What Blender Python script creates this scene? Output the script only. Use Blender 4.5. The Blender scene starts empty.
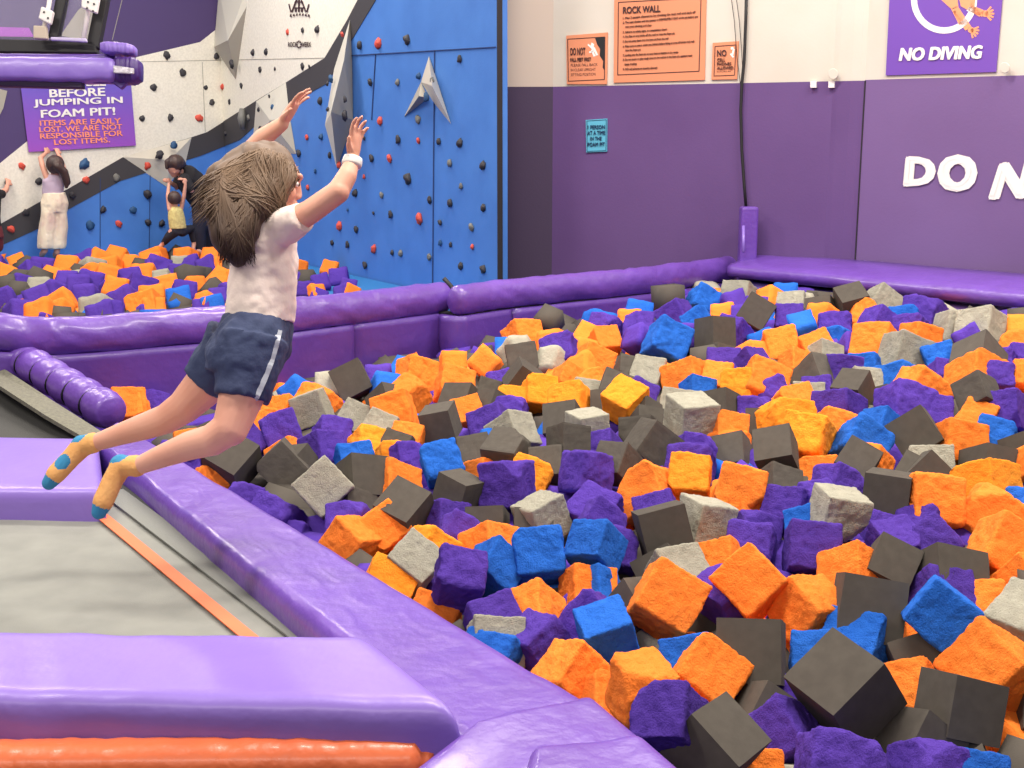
import bpy, bmesh, math, random
import numpy as np
from mathutils import Vector, Matrix, noise
random.seed(7)
C = bpy.context.scene.collection
F = 1230.0
TH = math.radians(11.62)
CZ = 2.35
CAM = Vector((0, 0, CZ))
FWD = Vector((0, math.cos(TH), -math.sin(TH)))
UP = Vector((0, math.sin(TH), math.cos(TH)))
RT = Vector((1, 0, 0))

def ray(px, py):
    return FWD + RT * ((px - 512) / F) - UP * ((py - 384) / F)
def at(px, py, d):            # point at camera depth d
    return CAM + ray(px, py) * d
def onz(px, py, z):           # z relative to eye level
    r = ray(px, py)
    return CAM + r * (z / r.z)
def ony(px, py, y):
    r = ray(px, py)
    return CAM + r * (y / r.y)
class Plane:                  # vertical wall through two ground points
    def __init__(s, p, q):
        s.p = Vector((p[0], p[1], 0)); s.u = (Vector((q[0], q[1], 0)) - s.p); s.len = s.u.length; s.u.normalize()
        s.n = Vector((s.u.y, -s.u.x, 0))
        if s.n.dot(Vector((0, 0, 0)) - s.p) < 0: s.n = -s.n     # towards the hall
    def hit(s, px, py, off=0.0):
        r = ray(px, py); o = CAM
        return o + r * (((s.p - o).dot(s.n) + off) / r.dot(s.n))
    def uv(s, P):
        return ((P - s.p).dot(s.u), P.z)
    def pt(s, u, z, off=0):
        q = s.p + s.u * u + s.n * off
        return Vector((q.x, q.y, z))

# ---------- materials
def srgb(c):
    f = lambda v: (v / 12.92 if v <= 0.04045 else ((v + 0.055) / 1.055) ** 2.4)
    return tuple(f(x / 255) for x in c) + (1,)
MATS = {}
def mat(name, col, rough=0.6, bump=0.0, scale=40, col2=None, cscale=8, metal=0, spec=0.5, coat=0, stretch=None, detail=4, thr=None, sheen=0, bdist=0.01, alpha=1, mixpos=(0.35, 0.65)):
    if name in MATS: return MATS[name]
    m = bpy.data.materials.new(name); m.use_nodes = True
    nt = m.node_tree; b = nt.nodes['Principled BSDF']
    b.inputs['Base Color'].default_value = srgb(col)
    b.inputs['Roughness'].default_value = rough
    b.inputs['Metallic'].default_value = metal
    b.inputs['Specular IOR Level'].default_value = spec
    b.inputs['Coat Weight'].default_value = coat
    b.inputs['Coat Roughness'].default_value = 0.15
    b.inputs['Alpha'].default_value = alpha
    tc = nt.nodes.new('ShaderNodeTexCoord')
    mp = nt.nodes.new('ShaderNodeMapping')
    if stretch: mp.inputs['Scale'].default_value = stretch
    nt.links.new(tc.outputs['Object'], mp.inputs['Vector'])
    if col2:
        n = nt.nodes.new('ShaderNodeTexNoise'); n.inputs['Scale'].default_value = cscale; n.inputs['Detail'].default_value = 5
        nt.links.new(mp.outputs['Vector'], n.inputs['Vector'])
        r = nt.nodes.new('ShaderNodeValToRGB')
        r.color_ramp.elements[0].position = mixpos[0]; r.color_ramp.elements[1].position = mixpos[1]
        r.color_ramp.elements[0].color = srgb(col); r.color_ramp.elements[1].color = srgb(col2)
        nt.links.new(n.outputs['Fac'], r.inputs['Fac']); nt.links.new(r.outputs['Color'], b.inputs['Base Color'])
    if bump:
        n = nt.nodes.new('ShaderNodeTexNoise'); n.inputs['Scale'].default_value = scale; n.inputs['Detail'].default_value = detail
        nt.links.new(mp.outputs['Vector'], n.inputs['Vector'])
        bp = nt.nodes.new('ShaderNodeBump'); bp.inputs['Strength'].default_value = bump; bp.inputs['Distance'].default_value = bdist
        nt.links.new(n.outputs['Fac'], bp.inputs['Height']); nt.links.new(bp.outputs['Normal'], b.inputs['Normal'])
    MATS[name] = m
    return m

# ---------- objects
def tag(o, label=None, cat=None, group=None, kind=None):
    if label: o['label'] = label
    if cat: o['category'] = cat
    if group: o['group'] = group
    if kind: o['kind'] = kind
    return o
def empty(name, loc, label, cat, group=None):
    o = bpy.data.objects.new(name, None); C.objects.link(o); o.location = loc; o.empty_display_size = 0.1
    return tag(o, label, cat, group)
def obj(name, verts, faces, m, parent=None, smooth=False, mats=None, fm=None, origin='mid'):
    vs = [Vector(v) for v in verts]
    lo = Vector((min(v.x for v in vs), min(v.y for v in vs), min(v.z for v in vs)))
    hi = Vector((max(v.x for v in vs), max(v.y for v in vs), max(v.z for v in vs)))
    c = (lo + hi) / 2
    if origin == 'base': c.z = lo.z
    me = bpy.data.meshes.new(name); me.from_pydata([tuple(v - c) for v in vs], [], faces); 
    for mm in (mats or [m]): me.materials.append(mm)
    if fm: me.polygons.foreach_set('material_index', fm)
    if smooth: me.polygons.foreach_set('use_smooth', [True] * len(me.polygons))
    me.update()
    o = bpy.data.objects.new(name, me); C.objects.link(o)
    wl = c
    p = parent
    while p: wl = wl - p.location; p = p.parent
    o.location = wl
    if parent: o.parent = parent
    return o
class MB:
    def __init__(s): s.v = []; s.f = []; s.m = []
    def add(s, vs, fs, mi=0):
        k = len(s.v); s.v += [Vector(v) for v in vs]; s.f += [tuple(i + k for i in f) for f in fs]; s.m += [mi] * len(fs)
    def prism(s, pts, d, mi=0):    # polygon pts extruded by vector d
        n = len(pts); pts = [Vector(p) for p in pts]; d = Vector(d)
        s.add(pts + [p + d for p in pts], [tuple(range(n)), tuple(range(2 * n - 1, n - 1, -1))] + [(i, i + n, (i + 1) % n + n, (i + 1) % n) for i in range(n)], mi)
    def box(s, c, ax, ay, az, mi=0):  # half axes
        c = Vector(c); ax, ay, az = Vector(ax), Vector(ay), Vector(az)
        s.prism([c - ax - ay - az, c + ax - ay - az, c + ax + ay - az, c - ax + ay - az], az * 2, mi)
    def tube(s, pts, rad, seg=8, mi=0, cap=True):
        pts = [Vector(p) for p in pts]; n = len(pts); rs = rad if hasattr(rad, '__len__') else [rad] * n
        rings = []; ref = Vector((0, 0, 1))
        for i, p in enumerate(pts):
            t = (pts[min(i + 1, n - 1)] - pts[max(i - 1, 0)]).normalized()
            a = ref - t * ref.dot(t)
            if a.length < 0.1: a = Vector((1, 0, 0)) - t * t.x
            a.normalize(); ref = a; b = t.cross(a)
            rings.append([p + (a * math.cos(2 * math.pi * k / seg) + b * math.sin(2 * math.pi * k / seg)) * rs[i] for k in range(seg)])
        vs = [v for r in rings for v in r]
        fs = [(i * seg + k, i * seg + (k + 1) % seg, (i + 1) * seg + (k + 1) % seg, (i + 1) * seg + k) for i in range(n - 1) for k in range(seg)]
        if cap: fs += [tuple(range(seg - 1, -1, -1)), tuple((n - 1) * seg + k for k in range(seg))]
        s.add(vs, fs, mi)
    def build(s, name, m, parent=None, smooth=False, origin='mid'):
        ms = m if isinstance(m, list) else None
        o = obj(name, s.v, s.f, None if ms else m, parent, smooth, ms, s.m if ms else None, origin)
        return o
def fixn(o):
    bm = bmesh.new(); bm.from_mesh(o.data); bmesh.ops.recalc_face_normals(bm, faces=bm.faces); bm.to_mesh(o.data); bm.free(); return o
def bevel(o, w, seg=2):
    md = o.modifiers.new('b', 'BEVEL'); md.width = w; md.segments = seg; md.limit_method = 'ANGLE'; return o

# solid tapered capsule / ellipsoid / loft pieces, later fused
def ball(mb, c, r, ax=None, seg=16):
    c = Vector(c); rx, ry, rz = r if hasattr(r, '__len__') else (r, r, r)
    X, Y, Z = ax or (Vector((1, 0, 0)), Vector((0, 1, 0)), Vector((0, 0, 1)))
    vs = []; fs = []; nr = seg // 2
    for i in range(1, nr):
        a = math.pi * i / nr
        for k in range(seg):
            b = 2 * math.pi * k / seg
            vs.append(c + X * (rx * math.sin(a) * math.cos(b)) + Y * (ry * math.sin(a) * math.sin(b)) + Z * (rz * math.cos(a)))
    t = len(vs); vs += [c + Z * rz, c - Z * rz]
    for i in range(nr - 2):
        for k in range(seg): fs.append((i * seg + k, i * seg + (k + 1) % seg, (i + 1) * seg + (k + 1) % seg, (i + 1) * seg + k)[::-1])
    for k in range(seg):
        fs.append((t, k, (k + 1) % seg)); fs.append((t + 1, (nr - 2) * seg + (k + 1) % seg, (nr - 2) * seg + k))
    mb.add(vs, fs)
def limb(mb, pts, rs, seg=14):
    pts = [Vector(p) for p in pts]
    mb.tube(pts, rs, seg)
    for p, r in zip(pts, rs): ball(mb, p, r * 0.995, seg=seg if seg % 2 == 0 else seg + 1)
def loft(mb, rings, seg=24):      # rings: (center, X, Y) half axis vectors ; flat caps
    vs = []; n = len(rings)
    for c, X, Y in rings:
        for k in range(seg):
            a = 2 * math.pi * k / seg; vs.append(Vector(c) + Vector(X) * math.cos(a) + Vector(Y) * math.sin(a))
    fs = [(i * seg + k, i * seg + (k + 1) % seg, (i + 1) * seg + (k + 1) % seg, (i + 1) * seg + k) for i in range(n - 1) for k in range(seg)]
    fs += [tuple(range(seg - 1, -1, -1)), tuple((n - 1) * seg + k for k in range(seg))]
    mb.add(vs, fs)
def fuse(name, mb, m, parent, voxel, smooth_it=4, disp=None):
    o = fixn(obj(name, mb.v, mb.f, m, parent, True))
    md = o.modifiers.new('r', 'REMESH'); md.mode = 'VOXEL'; md.voxel_size = voxel; md.use_smooth_shade = True
    sm = o.modifiers.new('s', 'SMOOTH'); sm.iterations = smooth_it; sm.factor = 0.5
    dg = bpy.context.evaluated_depsgraph_get()
    me = bpy.data.meshes.new_from_object(o.evaluated_get(dg))
    o.modifiers.clear(); old = o.data; o.data = me
    if disp:
        me.update()
        ns = [v.normal.copy() for v in me.vertices]
        for v, n in zip(me.vertices, ns): v.co += n * disp(v.co)
    me.polygons.foreach_set('use_smooth', [True] * len(me.polygons)); me.update()
    if not me.materials: me.materials.append(m)
    return o

# lettering: text outline mapped into a four-cornered patch of a surface
def glyphs(txt, bold=0.0, spacing=1.0, align='LEFT', shear=0):
    cu = bpy.data.curves.new('t', 'FONT'); cu.body = txt; cu.space_character = spacing; cu.align_x = align; cu.shear = shear
    cu.resolution_u = 3
    o = bpy.data.objects.new('t', cu); C.objects.link(o)
    dg = bpy.context.evaluated_depsgraph_get(); dg.update()
    me = bpy.data.meshes.new_from_object(o.evaluated_get(dg))
    vs = [v.co.copy() for v in me.vertices]; fs = [tuple(p.vertices) for p in me.polygons]; n0 = len(vs)
    bpy.data.objects.remove(o); bpy.data.curves.remove(cu); bpy.data.meshes.remove(me)
    if bold:
        base = list(vs); bf = list(fs); vs = []; fs = []
        for k, (dx, dy) in enumerate(((-1, 0), (1, 0), (0, -.7), (0, .7), (-.8, -.5), (.8, .5), (.8, -.5), (-.8, .5))):
            fs += [tuple(i + len(vs) for i in f) for f in bf]; vs += [Vector((v.x + dx * bold, v.y + dy * bold, 0)) for v in base]
    x0 = min(v.x for v in vs); x1 = max(v.x for v in vs); y0 = min(v.y for v in vs); y1 = max(v.y for v in vs)
    return [((v.x - x0) / (x1 - x0), (v.y - y0) / (y1 - y0), i // n0) for i, v in enumerate(vs)], fs
def letter(mb, txt, quad, fn, off, mi=0, **k):      # quad px: TL TR BR BL
    uv, fs = glyphs(txt, **k)
    TL, TR, BR, BL = [Vector((q[0], q[1])) for q in quad]
    vs = []
    for u, v, lay in uv:
        p = (BL.lerp(BR, u)).lerp(TL.lerp(TR, u), v)
        q = fn(p.x, p.y) + off; vs.append(q + (CAM - q).normalized() * (.0009 * lay))
    mb.add(vs, fs, mi)
WORLD=0.24; LAMP=250; FRONT=.7; EXPO=0.0
# ================= materials
M_vinyl = mat('purple_vinyl', (100, 63, 156), 0.4, 0.35, 11, (110, 72, 172), 3, spec=0.6, coat=0.25, bdist=0.03)
M_vinyl_sheen = mat('purple_vinyl_sheen', (138, 110, 198), 0.4, 0.2, 7, (132, 104, 194), 3, spec=0.6, coat=0.08, bdist=0.03)  # same purple vinyl, pale sheen of reflected light put into the colour
M_vinyl_shade = mat('purple_vinyl_shaded', (86, 54, 142), 0.45, 0.3, 8, (92, 58, 150), 3, spec=0.5, coat=0.15, bdist=0.03)  # same purple vinyl, weaker light on the divider put into the colour
M_vinyl_o = mat('orange_vinyl', (222, 110, 62), 0.4, 0.3, 10, (205, 98, 55), 3, coat=0.2, bdist=0.03)
M_wpurple = mat('wall_purple', (92, 64, 118), 0.75, 0.1, 60, (98, 70, 124), 1.2)
M_wpurple2 = mat('wall_purple_panel', (116, 90, 142), 0.75, 0.1, 60, (110, 84, 134), 1.0)
M_wpurple_shade = mat('wall_purple_shaded', (62, 48, 74), 0.8, 0.1, 60)  # wall purple with the alcove's shade painted in
M_cream = mat('wall_cream', (208, 202, 190), 0.8, 0.08, 50, (200, 194, 180), 1.5)
M_cream_shade = mat('wall_cream_shaded', (186, 172, 158), 0.8)  # wall cream with the alcove's shade painted in
M_trimd = mat('dark_trim', (34, 30, 34), 0.7)
M_black = mat('black_rubber', (28, 27, 29), 0.6)
M_blackcloth = mat('black_cloth', (30, 28, 32), 0.9, 0.2, 80)
M_white = mat('white_paint', (236, 232, 226), 0.6)
M_floor = mat('floor_concrete', (96, 92, 92), 0.85, 0.1, 30)
C_wht = mat('climb_white', (232, 228, 214), 0.75, 0.12, 120, (220, 216, 202), 40)
C_blu = mat('climb_blue', (64, 118, 196), 0.6, 0.12, 70, (70, 126, 204), 3)
C_dgr = mat('climb_dark_grey', (58, 56, 60), 0.75, 0.1, 70)
C_pur = mat('climb_purple', (72, 56, 104), 0.75, 0.1, 70)
C_lgr = mat('climb_light_grey', (196, 193, 181), 0.75, 0.15, 120)
C_mgr = mat('climb_mid_grey', (158, 153, 142), 0.75, 0.15, 120)
M_seam = mat('seam', (38, 62, 112), 0.8)
M_mat = mat('teal_mat', (34, 110, 170), 0.6)
M_sign_o = mat('sign_orange', (218, 140, 102), 0.6)
M_sign_k = mat('sign_ink', (62, 36, 40), 0.6)
M_sign_p = mat('sign_purple', (112, 72, 172), 0.5)
M_sign_c = mat('sign_cyan', (92, 178, 206), 0.5)
M_sign_ck = mat('sign_navy', (24, 54, 92), 0.5)
M_salmon = mat('sign_salmon', (250, 150, 112), 0.5)
M_skinart = mat('sign_skin', (236, 158, 112), 0.5)
# two-tone sign ground: blue violet above, magenta below
def grad_mat(name, c0, c1, z0, z1):
    m = bpy.data.materials.new(name); m.use_nodes = True; nt = m.node_tree; b = nt.nodes['Principled BSDF']; b.inputs['Roughness'].default_value = 0.5
    g = nt.nodes.new('ShaderNodeNewGeometry'); s = nt.nodes.new('ShaderNodeSeparateXYZ'); mr = nt.nodes.new('ShaderNodeMapRange')
    mr.inputs[1].default_value = z0; mr.inputs[2].default_value = z1
    r = nt.nodes.new('ShaderNodeValToRGB'); r.color_ramp.elements[0].color = srgb(c0); r.color_ramp.elements[1].color = srgb(c1)
    nt.links.new(g.outputs['Position'], s.inputs[0]); nt.links.new(s.outputs['Z'], mr.inputs[0]); nt.links.new(mr.outputs[0], r.inputs[0]); nt.links.new(r.outputs[0], b.inputs['Base Color'])
    return m

# ================= walls
HB = CZ + 0.37          # height where cream paint starts
def gp(px, py, z): 
    p = onz(px, py, z); return (p.x, p.y)
PW1 = gp(553, 86.7, 0.37); PW2 = gp(865, 80.6, 0.37); PW3 = gp(1024, 76, 0.37)
W1 = Plane(PW1, PW2)
d3 = Vector(PW3) - Vector(PW2); W2 = Plane(PW2, tuple(Vector(PW2) + d3 * 3.2))
pf = gp(490, 87, 0.37)
W0 = Plane((PW1[0] - .61, PW1[1] + 0.02), PW1)
ZT = 4.6
def wall_strip(name, pl, u0, u1, zs_m, parent=None):
    objs = []
    mb = MB(); mats = []
    for z0, z1, m in zs_m:
        mats.append(m); k = len(mats) - 1
        mb.prism([pl.pt(u0, z0), pl.pt(u1, z0), pl.pt(u1, z1), pl.pt(u0, z1)], -pl.n * 0.1, k)
    o = mb.build(name, mats); o['kind'] = 'structure'; return o
wall_strip('wall_back', W1, 0, W1.len, [(0, HB, M_wpurple), (HB, ZT, M_cream)])
wall_strip('wall_right', W2, 0, W2.len, [(0, HB + 0.005, M_wpurple2), (HB + 0.005, ZT, M_cream)])
wall_strip('wall_alcove', W0, 0, W0.len, [(0, HB, M_wpurple_shade), (HB, ZT, M_cream_shade)])
# rounded column fold where the two walls meet
mb = MB()
u0 = W1.len
for (z0, z1, k) in ((0, HB, 0), (HB, ZT, 1)):
    prof = [(-0.12, 0.0), (-0.10, 0.008), (-0.05, 0.016), (-0.015, 0.013), (0, 0.0)]
    for (a, b), (c, d) in zip(prof, prof[1:]):
        mb.add([W1.pt(u0 + a * 2, z0, b), W1.pt(u0 + c * 2, z0, d), W1.pt(u0 + c * 2, z1, d), W1.pt(u0 + a * 2, z1, b)], [(0, 1, 2, 3)], k)
o = mb.build('wall_pilaster', [M_wpurple, M_cream], smooth=True); o['kind'] = 'structure'
# thin dark joint
mb = MB()
mb.prism([W2.pt(0.0, 0, .003), W2.pt(0.009, 0, .003), W2.pt(0.009, HB, .003), W2.pt(0, HB, .003)], W2.n * 0.003)
o = mb.build('trim_1', M_trimd); o['kind'] = 'structure'
# floor of the hall
mb = MB(); mb.prism([(-14, -4, 0), (12, -4, 0), (12, 20, 0), (-14, 20, 0)], (0, 0, -0.1))
o = mb.build('floor', M_floor); o['kind'] = 'structure'

# climbing wall: two planes meeting at an inner corner
c0 = Vector((-3.6, 15.7))
KR = Plane((c0.x, c0.y), gp(497, 47, 0.665))
dl = (Vector((-5.8, 13.9)) - c0).normalized()
KL = Plane(tuple(c0 + dl * 9), (c0.x, c0.y))
def clip(poly, f):      # keep f(p)>=0
    out = []
    for i in range(len(poly)):
        a, b = poly[i], poly[(i + 1) % len(poly)]; fa, fb = f(a), f(b)
        if fa >= 0: out.append(a)
        if fa * fb < 0:
            t = fa / (fa - fb); out.append((a[0] + (b[0] - a[0]) * t, a[1] + (b[1] - a[1]) * t))
    return out
def cpoly(mb, pts, mi, off=0.0, thick=0.02):
    for pl, keep in ((KL, lambda p: KL.len - p[0]), (KR, lambda p: p[0])):
        uv = [pl.uv(pl.hit(*p)) for p in pts]
        uv = clip(uv, keep)
        if pl is KR: uv = clip(uv, lambda p: KR.len - p[0]) if uv else uv
        if uv: uv = clip(uv, lambda p: ZT - p[1])
        if len(uv) < 3: continue
        mb.prism([pl.pt(u, z, off) for u, z in uv], pl.n * thick, mi)
# base colour field is blue, painted shapes lie as thin skins
mb = MB()
mb.prism([KL.pt(0, 0), KL.pt(KL.len, 0), KL.pt(KL.len, ZT), KL.pt(0, ZT)], -KL.n * 0.1, 0)
mb.prism([KR.pt(0, 0), KR.pt(KR.len, 0), KR.pt(KR.len, ZT), KR.pt(0, ZT)], -KR.n * 0.1, 0)
white = [(-120, 262), (0, 163), (26, 142), (80, 99), (137, 57), (200, 42), (215, 30), (223, -30), (372, -30), (358, 0), (347, 21), (325, 58), (287, 82), (256, 101), (207, 132), (192, 137), (122, 157.5), (67.5, 189), (41, 201), (0, 224), (-120, 280)]
dark = [(-120, 278), (0, 224), (41, 201), (67.5, 189), (122, 157.5), (192, 137), (207, 132), (256, 101), (287, 82), (325, 58), (347, 21), (358, 0), (372, -30), (395, -30), (376, 0), (352, 40), (328, 83), (308, 94), (253, 128), (240, 140), (200, 156), (190, 159), (145, 173), (120, 181), (67, 210), (42, 227), (0, 246), (-120, 300)]
purp = [(-120, 262), (-120, -30), (223, -30), (215, 30), (200, 42), (137, 57), (80, 99), (26, 142), (0, 163)]
def tri_fan(mb, pts, mi):
    from mathutils.geometry import tessellate_polygon
    for t in tessellate_polygon([[Vector((p[0], p[1], 0)) for p in pts]]):
        cpoly(mb, [pts[i] for i in t], mi, 0.0, 0.006)
tri_fan(mb, white, 1); tri_fan(mb, dark, 2); tri_fan(mb, purp, 3)
cpoly(mb, [(60, 36), (78, 10), (96, -5), (93, 41)], 4, 0, 0.012)
cpoly(mb, [(-4, 88), (7, 91), (3, 108), (-4, 122)], 4, 0, 0.012)
# panel joints
def seam(mb, a, b, w=0.45, mi=5):
    dx, dy = b[0] - a[0], b[1] - a[1]; L = math.hypot(dx, dy); nx, ny = -dy / L * w, dx / L * w
    cpoly(mb, [(a[0] + nx, a[1] + ny), (b[0] + nx, b[1] + ny), (b[0] - nx, b[1] - ny), (a[0] - nx, a[1] - ny)], mi, 0.0, 0.009)
seam(mb, (352, 55.5), (496, 47)); seam(mb, (435, 50), (433, 285), 0.25); seam(mb, (376, 54), (372, 120), 0.2)
seam(mb, (100, 178), (100, 250), 0.25); seam(mb, (150, 175), (149, 250), 0.2); seam(mb, (42, 228), (42, 250), 0.2)
seam(mb, (202, 62), (205, 132), 0.25, 6); seam(mb, (130, 62), (325, 58), 0.25, 6); seam(mb, (123, -5), (112, 40), 0.3, 6)
M_wseam = mat('panel_joint', (150, 146, 136), 0.8)
o = mb.build('wall_climbing', [C_blu, C_wht, C_dgr, C_pur, C_mgr, M_seam, M_wseam]); o['kind'] = 'structure'
fixn(o)
# dark edge at its free end
mb = MB(); mb.box(KR.pt(KR.len + 0.008, ZT / 2, -0.02), KR.u * 0.008, KR.n * 0.022, Vector((0, 0, ZT / 2)))
o = mb.build('trim_2', M_trimd); o['kind'] = 'structure'

# crash mats at its foot
mb = MB()
zc = CZ - 1.45
for pl, a, b in ((KL, 1.0, KL.len), (KR, 0.0, KR.len - 0.1)):
    mb.prism([pl.pt(a, zc - .3, .02), pl.pt(b, zc - .3, .02), pl.pt(b, zc, .02), pl.pt(a, zc, .02)], pl.n * 1.15)
o = fixn(mb.build('crash_mat', M_mat)); tag(o, 'teal blue crash mat along the foot of the climbing wall', 'mat')

# raised grey volumes on the climbing wall, light and shade painted as facet greys
def whit(px, py, off=0.0):
    a = KR.hit(px, py)
    if KR.uv(a)[0] >= 0: return KR.hit(px, py, off)
    return KL.hit(px, py, off)
def volume(outline, apex_list, faces, label, mats=None):
    vs = [whit(*p, 0.004) for p in outline] + [whit(p[0], p[1], p[2]) for p in apex_list]
    fm = [f[0] for f in faces]; fs = [f[1:] for f in faces]
    o = obj('wall_volume', vs, fs, None, mats=mats or [C_lgr, C_mgr], fm=fm)
    return tag(fixn(o), label, 'climbing volume', 'grey volumes bolted to the climbing wall')
volume([(219, -12), (247, -12), (247, 6), (236, 80), (214, 47)], [(228, 40, .16)], [(0, 0, 1, 5), (0, 1, 2, 5), (1, 2, 3, 5), (1, 3, 4, 5), (0, 4, 0, 5)], 'long pointed grey volume hanging down over the white panel')
volume([(122, 157), (192, 137), (186, 162), (167, 187)], [(170, 160, .09)], [(0, 0, 1, 4), (1, 1, 2, 4), (1, 2, 3, 4), (1, 3, 0, 4)], 'flat faceted grey volume above the adult in black', [mat('vol_lit', (196, 190, 176), .7), C_lgr])  # paler greys make up for light missing on the overhang
volume([(256, 101), (286, 82), (290, 118), (296, 154), (252, 150)], [(270, 120, .16)], [(0, 0, 1, 5), (0, 1, 2, 5), (1, 2, 3, 5), (0, 3, 4, 5), (0, 4, 0, 5)], 'broad grey volume behind the raised far arm of the jumper')
volume([(350, 19), (352, 60), (353, 120), (337, 169), (325, 125), (334, 69)], [(331, 112, .3), (344, 60, .14)], [(1, 0, 1, 7), (1, 1, 2, 7), (1, 2, 6, 7), (1, 2, 3, 6), (0, 3, 4, 6), (0, 4, 5, 6), (0, 5, 0, 7), (0, 5, 7, 6)], 'tall faceted grey shard volume at the edge of the blue panel')
o = volume([(429, 56), (451, 124), (434, 103), (421, 82)], [(432, 86, .14)], [(0, 0, 1, 4), (1, 1, 2, 4), (1, 2, 3, 4), (0, 3, 0, 4)], 'pale arrowhead wing volume, the long upright blade', [mat('vol_lit', (196, 190, 176), .7), C_lgr])
o = volume([(421, 82), (428, 98), (404, 117)], [(419, 96, .1)], [(0, 0, 1, 3), (1, 1, 2, 3), (1, 2, 0, 3)], 'pale arrowhead wing volume, the short lower blade', [mat('vol_lit', (196, 190, 176), .7), C_mgr])

# round emblem and maker's wordmark on the white panel
mb = MB(); off = KR.n * 0.012
letter(mb, 'ROCK', [(289, 42), (298, 42), (298, 47), (289, 47)], whit, off, bold=0.02)
letter(mb, 'WERX', [(302, 42), (312, 42), (312, 47), (302, 47)], whit, off, bold=0.02)
for k in range(8):
    a = k * math.pi / 4
    mb.prism([whit(300 + 2.6 * math.cos(a + t), 44.5 + 4 * math.sin(a + t)) + off for t in (-.25, .25)] + [whit(300 + 1.5 * math.cos(a + t), 44.5 + 2.3 * math.sin(a + t)) + off for t in (.25, -.25)], KR.n * .004)
tag(mb.build('wall_lettering', M_sign_k), 'small dark wordmark with a cog printed on the white panel', 'lettering')
mb = MB()
for k in range(7):
    x = 291 + k * 3.0
    mb.prism([whit(x, 17 - 1.5 * math.sin(k / 6 * math.pi)) + off, whit(x + 1.8, 17 - 1.5 * math.sin(k / 6 * math.pi)) + off, whit(x + 1.5, 14.5 - 1.5 * math.sin(k / 6 * math.pi)) + off, whit(x + .4, 14.5) + off], KR.n * .004)
for (x0, y0, x1, y1, w) in ((293, 12, 299, -4, .6), (307, 12, 301, -4, .6), (294, 8, 306, 8, .6), (296, 2, 304, 2, .6), (300, 12, 300, -6, .7), (297, 12, 297, 8, .8), (303, 12, 303, 8, .8), (292, 12, 290, 4, .5), (308, 12, 310, 4, .5)):
    dx, dy = x1 - x0, y1 - y0; L = math.hypot(dx, dy); nx, ny = -dy / L * w, dx / L * w
    mb.prism([whit(x0 + nx, y0 + ny) + off, whit(x1 + nx, y1 + ny) + off, whit(x1 - nx, y1 - ny) + off, whit(x0 - nx, y0 - ny) + off], KR.n * .004)
tag(mb.build('wall_emblem', M_sign_k), 'small dark tower-like emblem printed high on the white panel', 'emblem')

# ================= climbing holds
HK = dict(K=mat('hold_dark', (48, 46, 52), .6, .3, 60), R=mat('hold_red', (206, 78, 62), .6, .3, 60), B=mat('hold_blue', (36, 78, 120), .6, .3, 60), G=mat('hold_grey', (112, 112, 108), .6, .3, 60))
holds = []
def hs(ox, oy, sc, txt):
    for t in txt.split():
        p = t.split(','); holds.append((p[0], ox + float(p[1]) / sc, oy + float(p[2]) / sc, float(p[3]) if len(p) > 3 else 1.0))
hs(200, 0, 3.2, 'K,98,127 K,52,180,.8 K,103,205,1.1 K,18,280,.7 R,73,277,.8 K,133,275,.8 K,38,327,.8 K,95,326,.7 K,170,168 K,213,165,.9 K,193,223,.9 K,240,220,.5 R,281,103,.8 K,329,97,.8 K,377,94,1.1 K,329,213 K,350,213,.5 R,456,110,.7 K,511,145,1.2 R,572,138,1.4 K,663,127,1.4 K,831,188,1 K,545,263,1 G,632,264,1 B,700,243,.9 G,743,258,1 B,725,310,1.2 B,420,252,1 K,408,268,.7 K,385,322 K,440,343,1.2 K,465,318,.8 K,465,370,1.3 K,409,350,.7 B,388,438,.9 R,342,440,.8 K,316,490 K,415,497,.8 R,445,528,1 R,577,386,1.1 G,698,383,1.2 K,634,446,1.1 R,699,450,.8 K,764,453,1 K,832,457,1.2 K,525,443,.6 K,549,506,1 R,607,507,1.1 G,799,522,1.1 K,906,529,1.2 K,666,572,1.6 R,525,565,.6 B,369,548,.6 R,345,600,.8 K,497,618,1.1 G,581,625,.9 G,835,595,.8 K,735,640,1 K,800,650,1.2 K,907,664,1 K,555,682,.5 K,610,686,1 R,703,700,1.5 B,472,672,.5 R,447,722,1.2 K,500,735,1 K,768,712,.8 G,869,727,1.1 B,232,343,.8 K,188,350,.6 K,193,412,.8 K,222,308,.5 G,156,377,.8 K,82,427,.7 R,3,378,.8')
hs(0, 0, 4, 'K,615,350 K,730,290 K,667,222,1.1 K,568,473,.9 K,682,470 R,795,472 B,695,580 K,637,620,1.2 R,587,660,1.4 B,338,656,1.6 R,345,720 G,465,710 R,88,665 K,155,725,1.1 K,30,728')
hs(0, 130, 4, 'K,105,330 R,43,397 K,290,262 K,590,257,1.3 K,413,318 B,534,320 B,360,380,1.2 R,476,376 K,592,370 K,648,373')
hs(320, 240, 2.91, 'K,35,8,.8 K,80,13,.9 R,157,27,1.2 K,210,37,.8 G,235,38,.9 G,318,50,1 B,350,8,.8 K,380,14,.7 R,443,20,.8 K,410,75,1 K,475,85,1.2 K,131,73,1')
CN = dict(K='black', R='red', B='dark blue', G='grey')
hold_meshes = []
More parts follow.
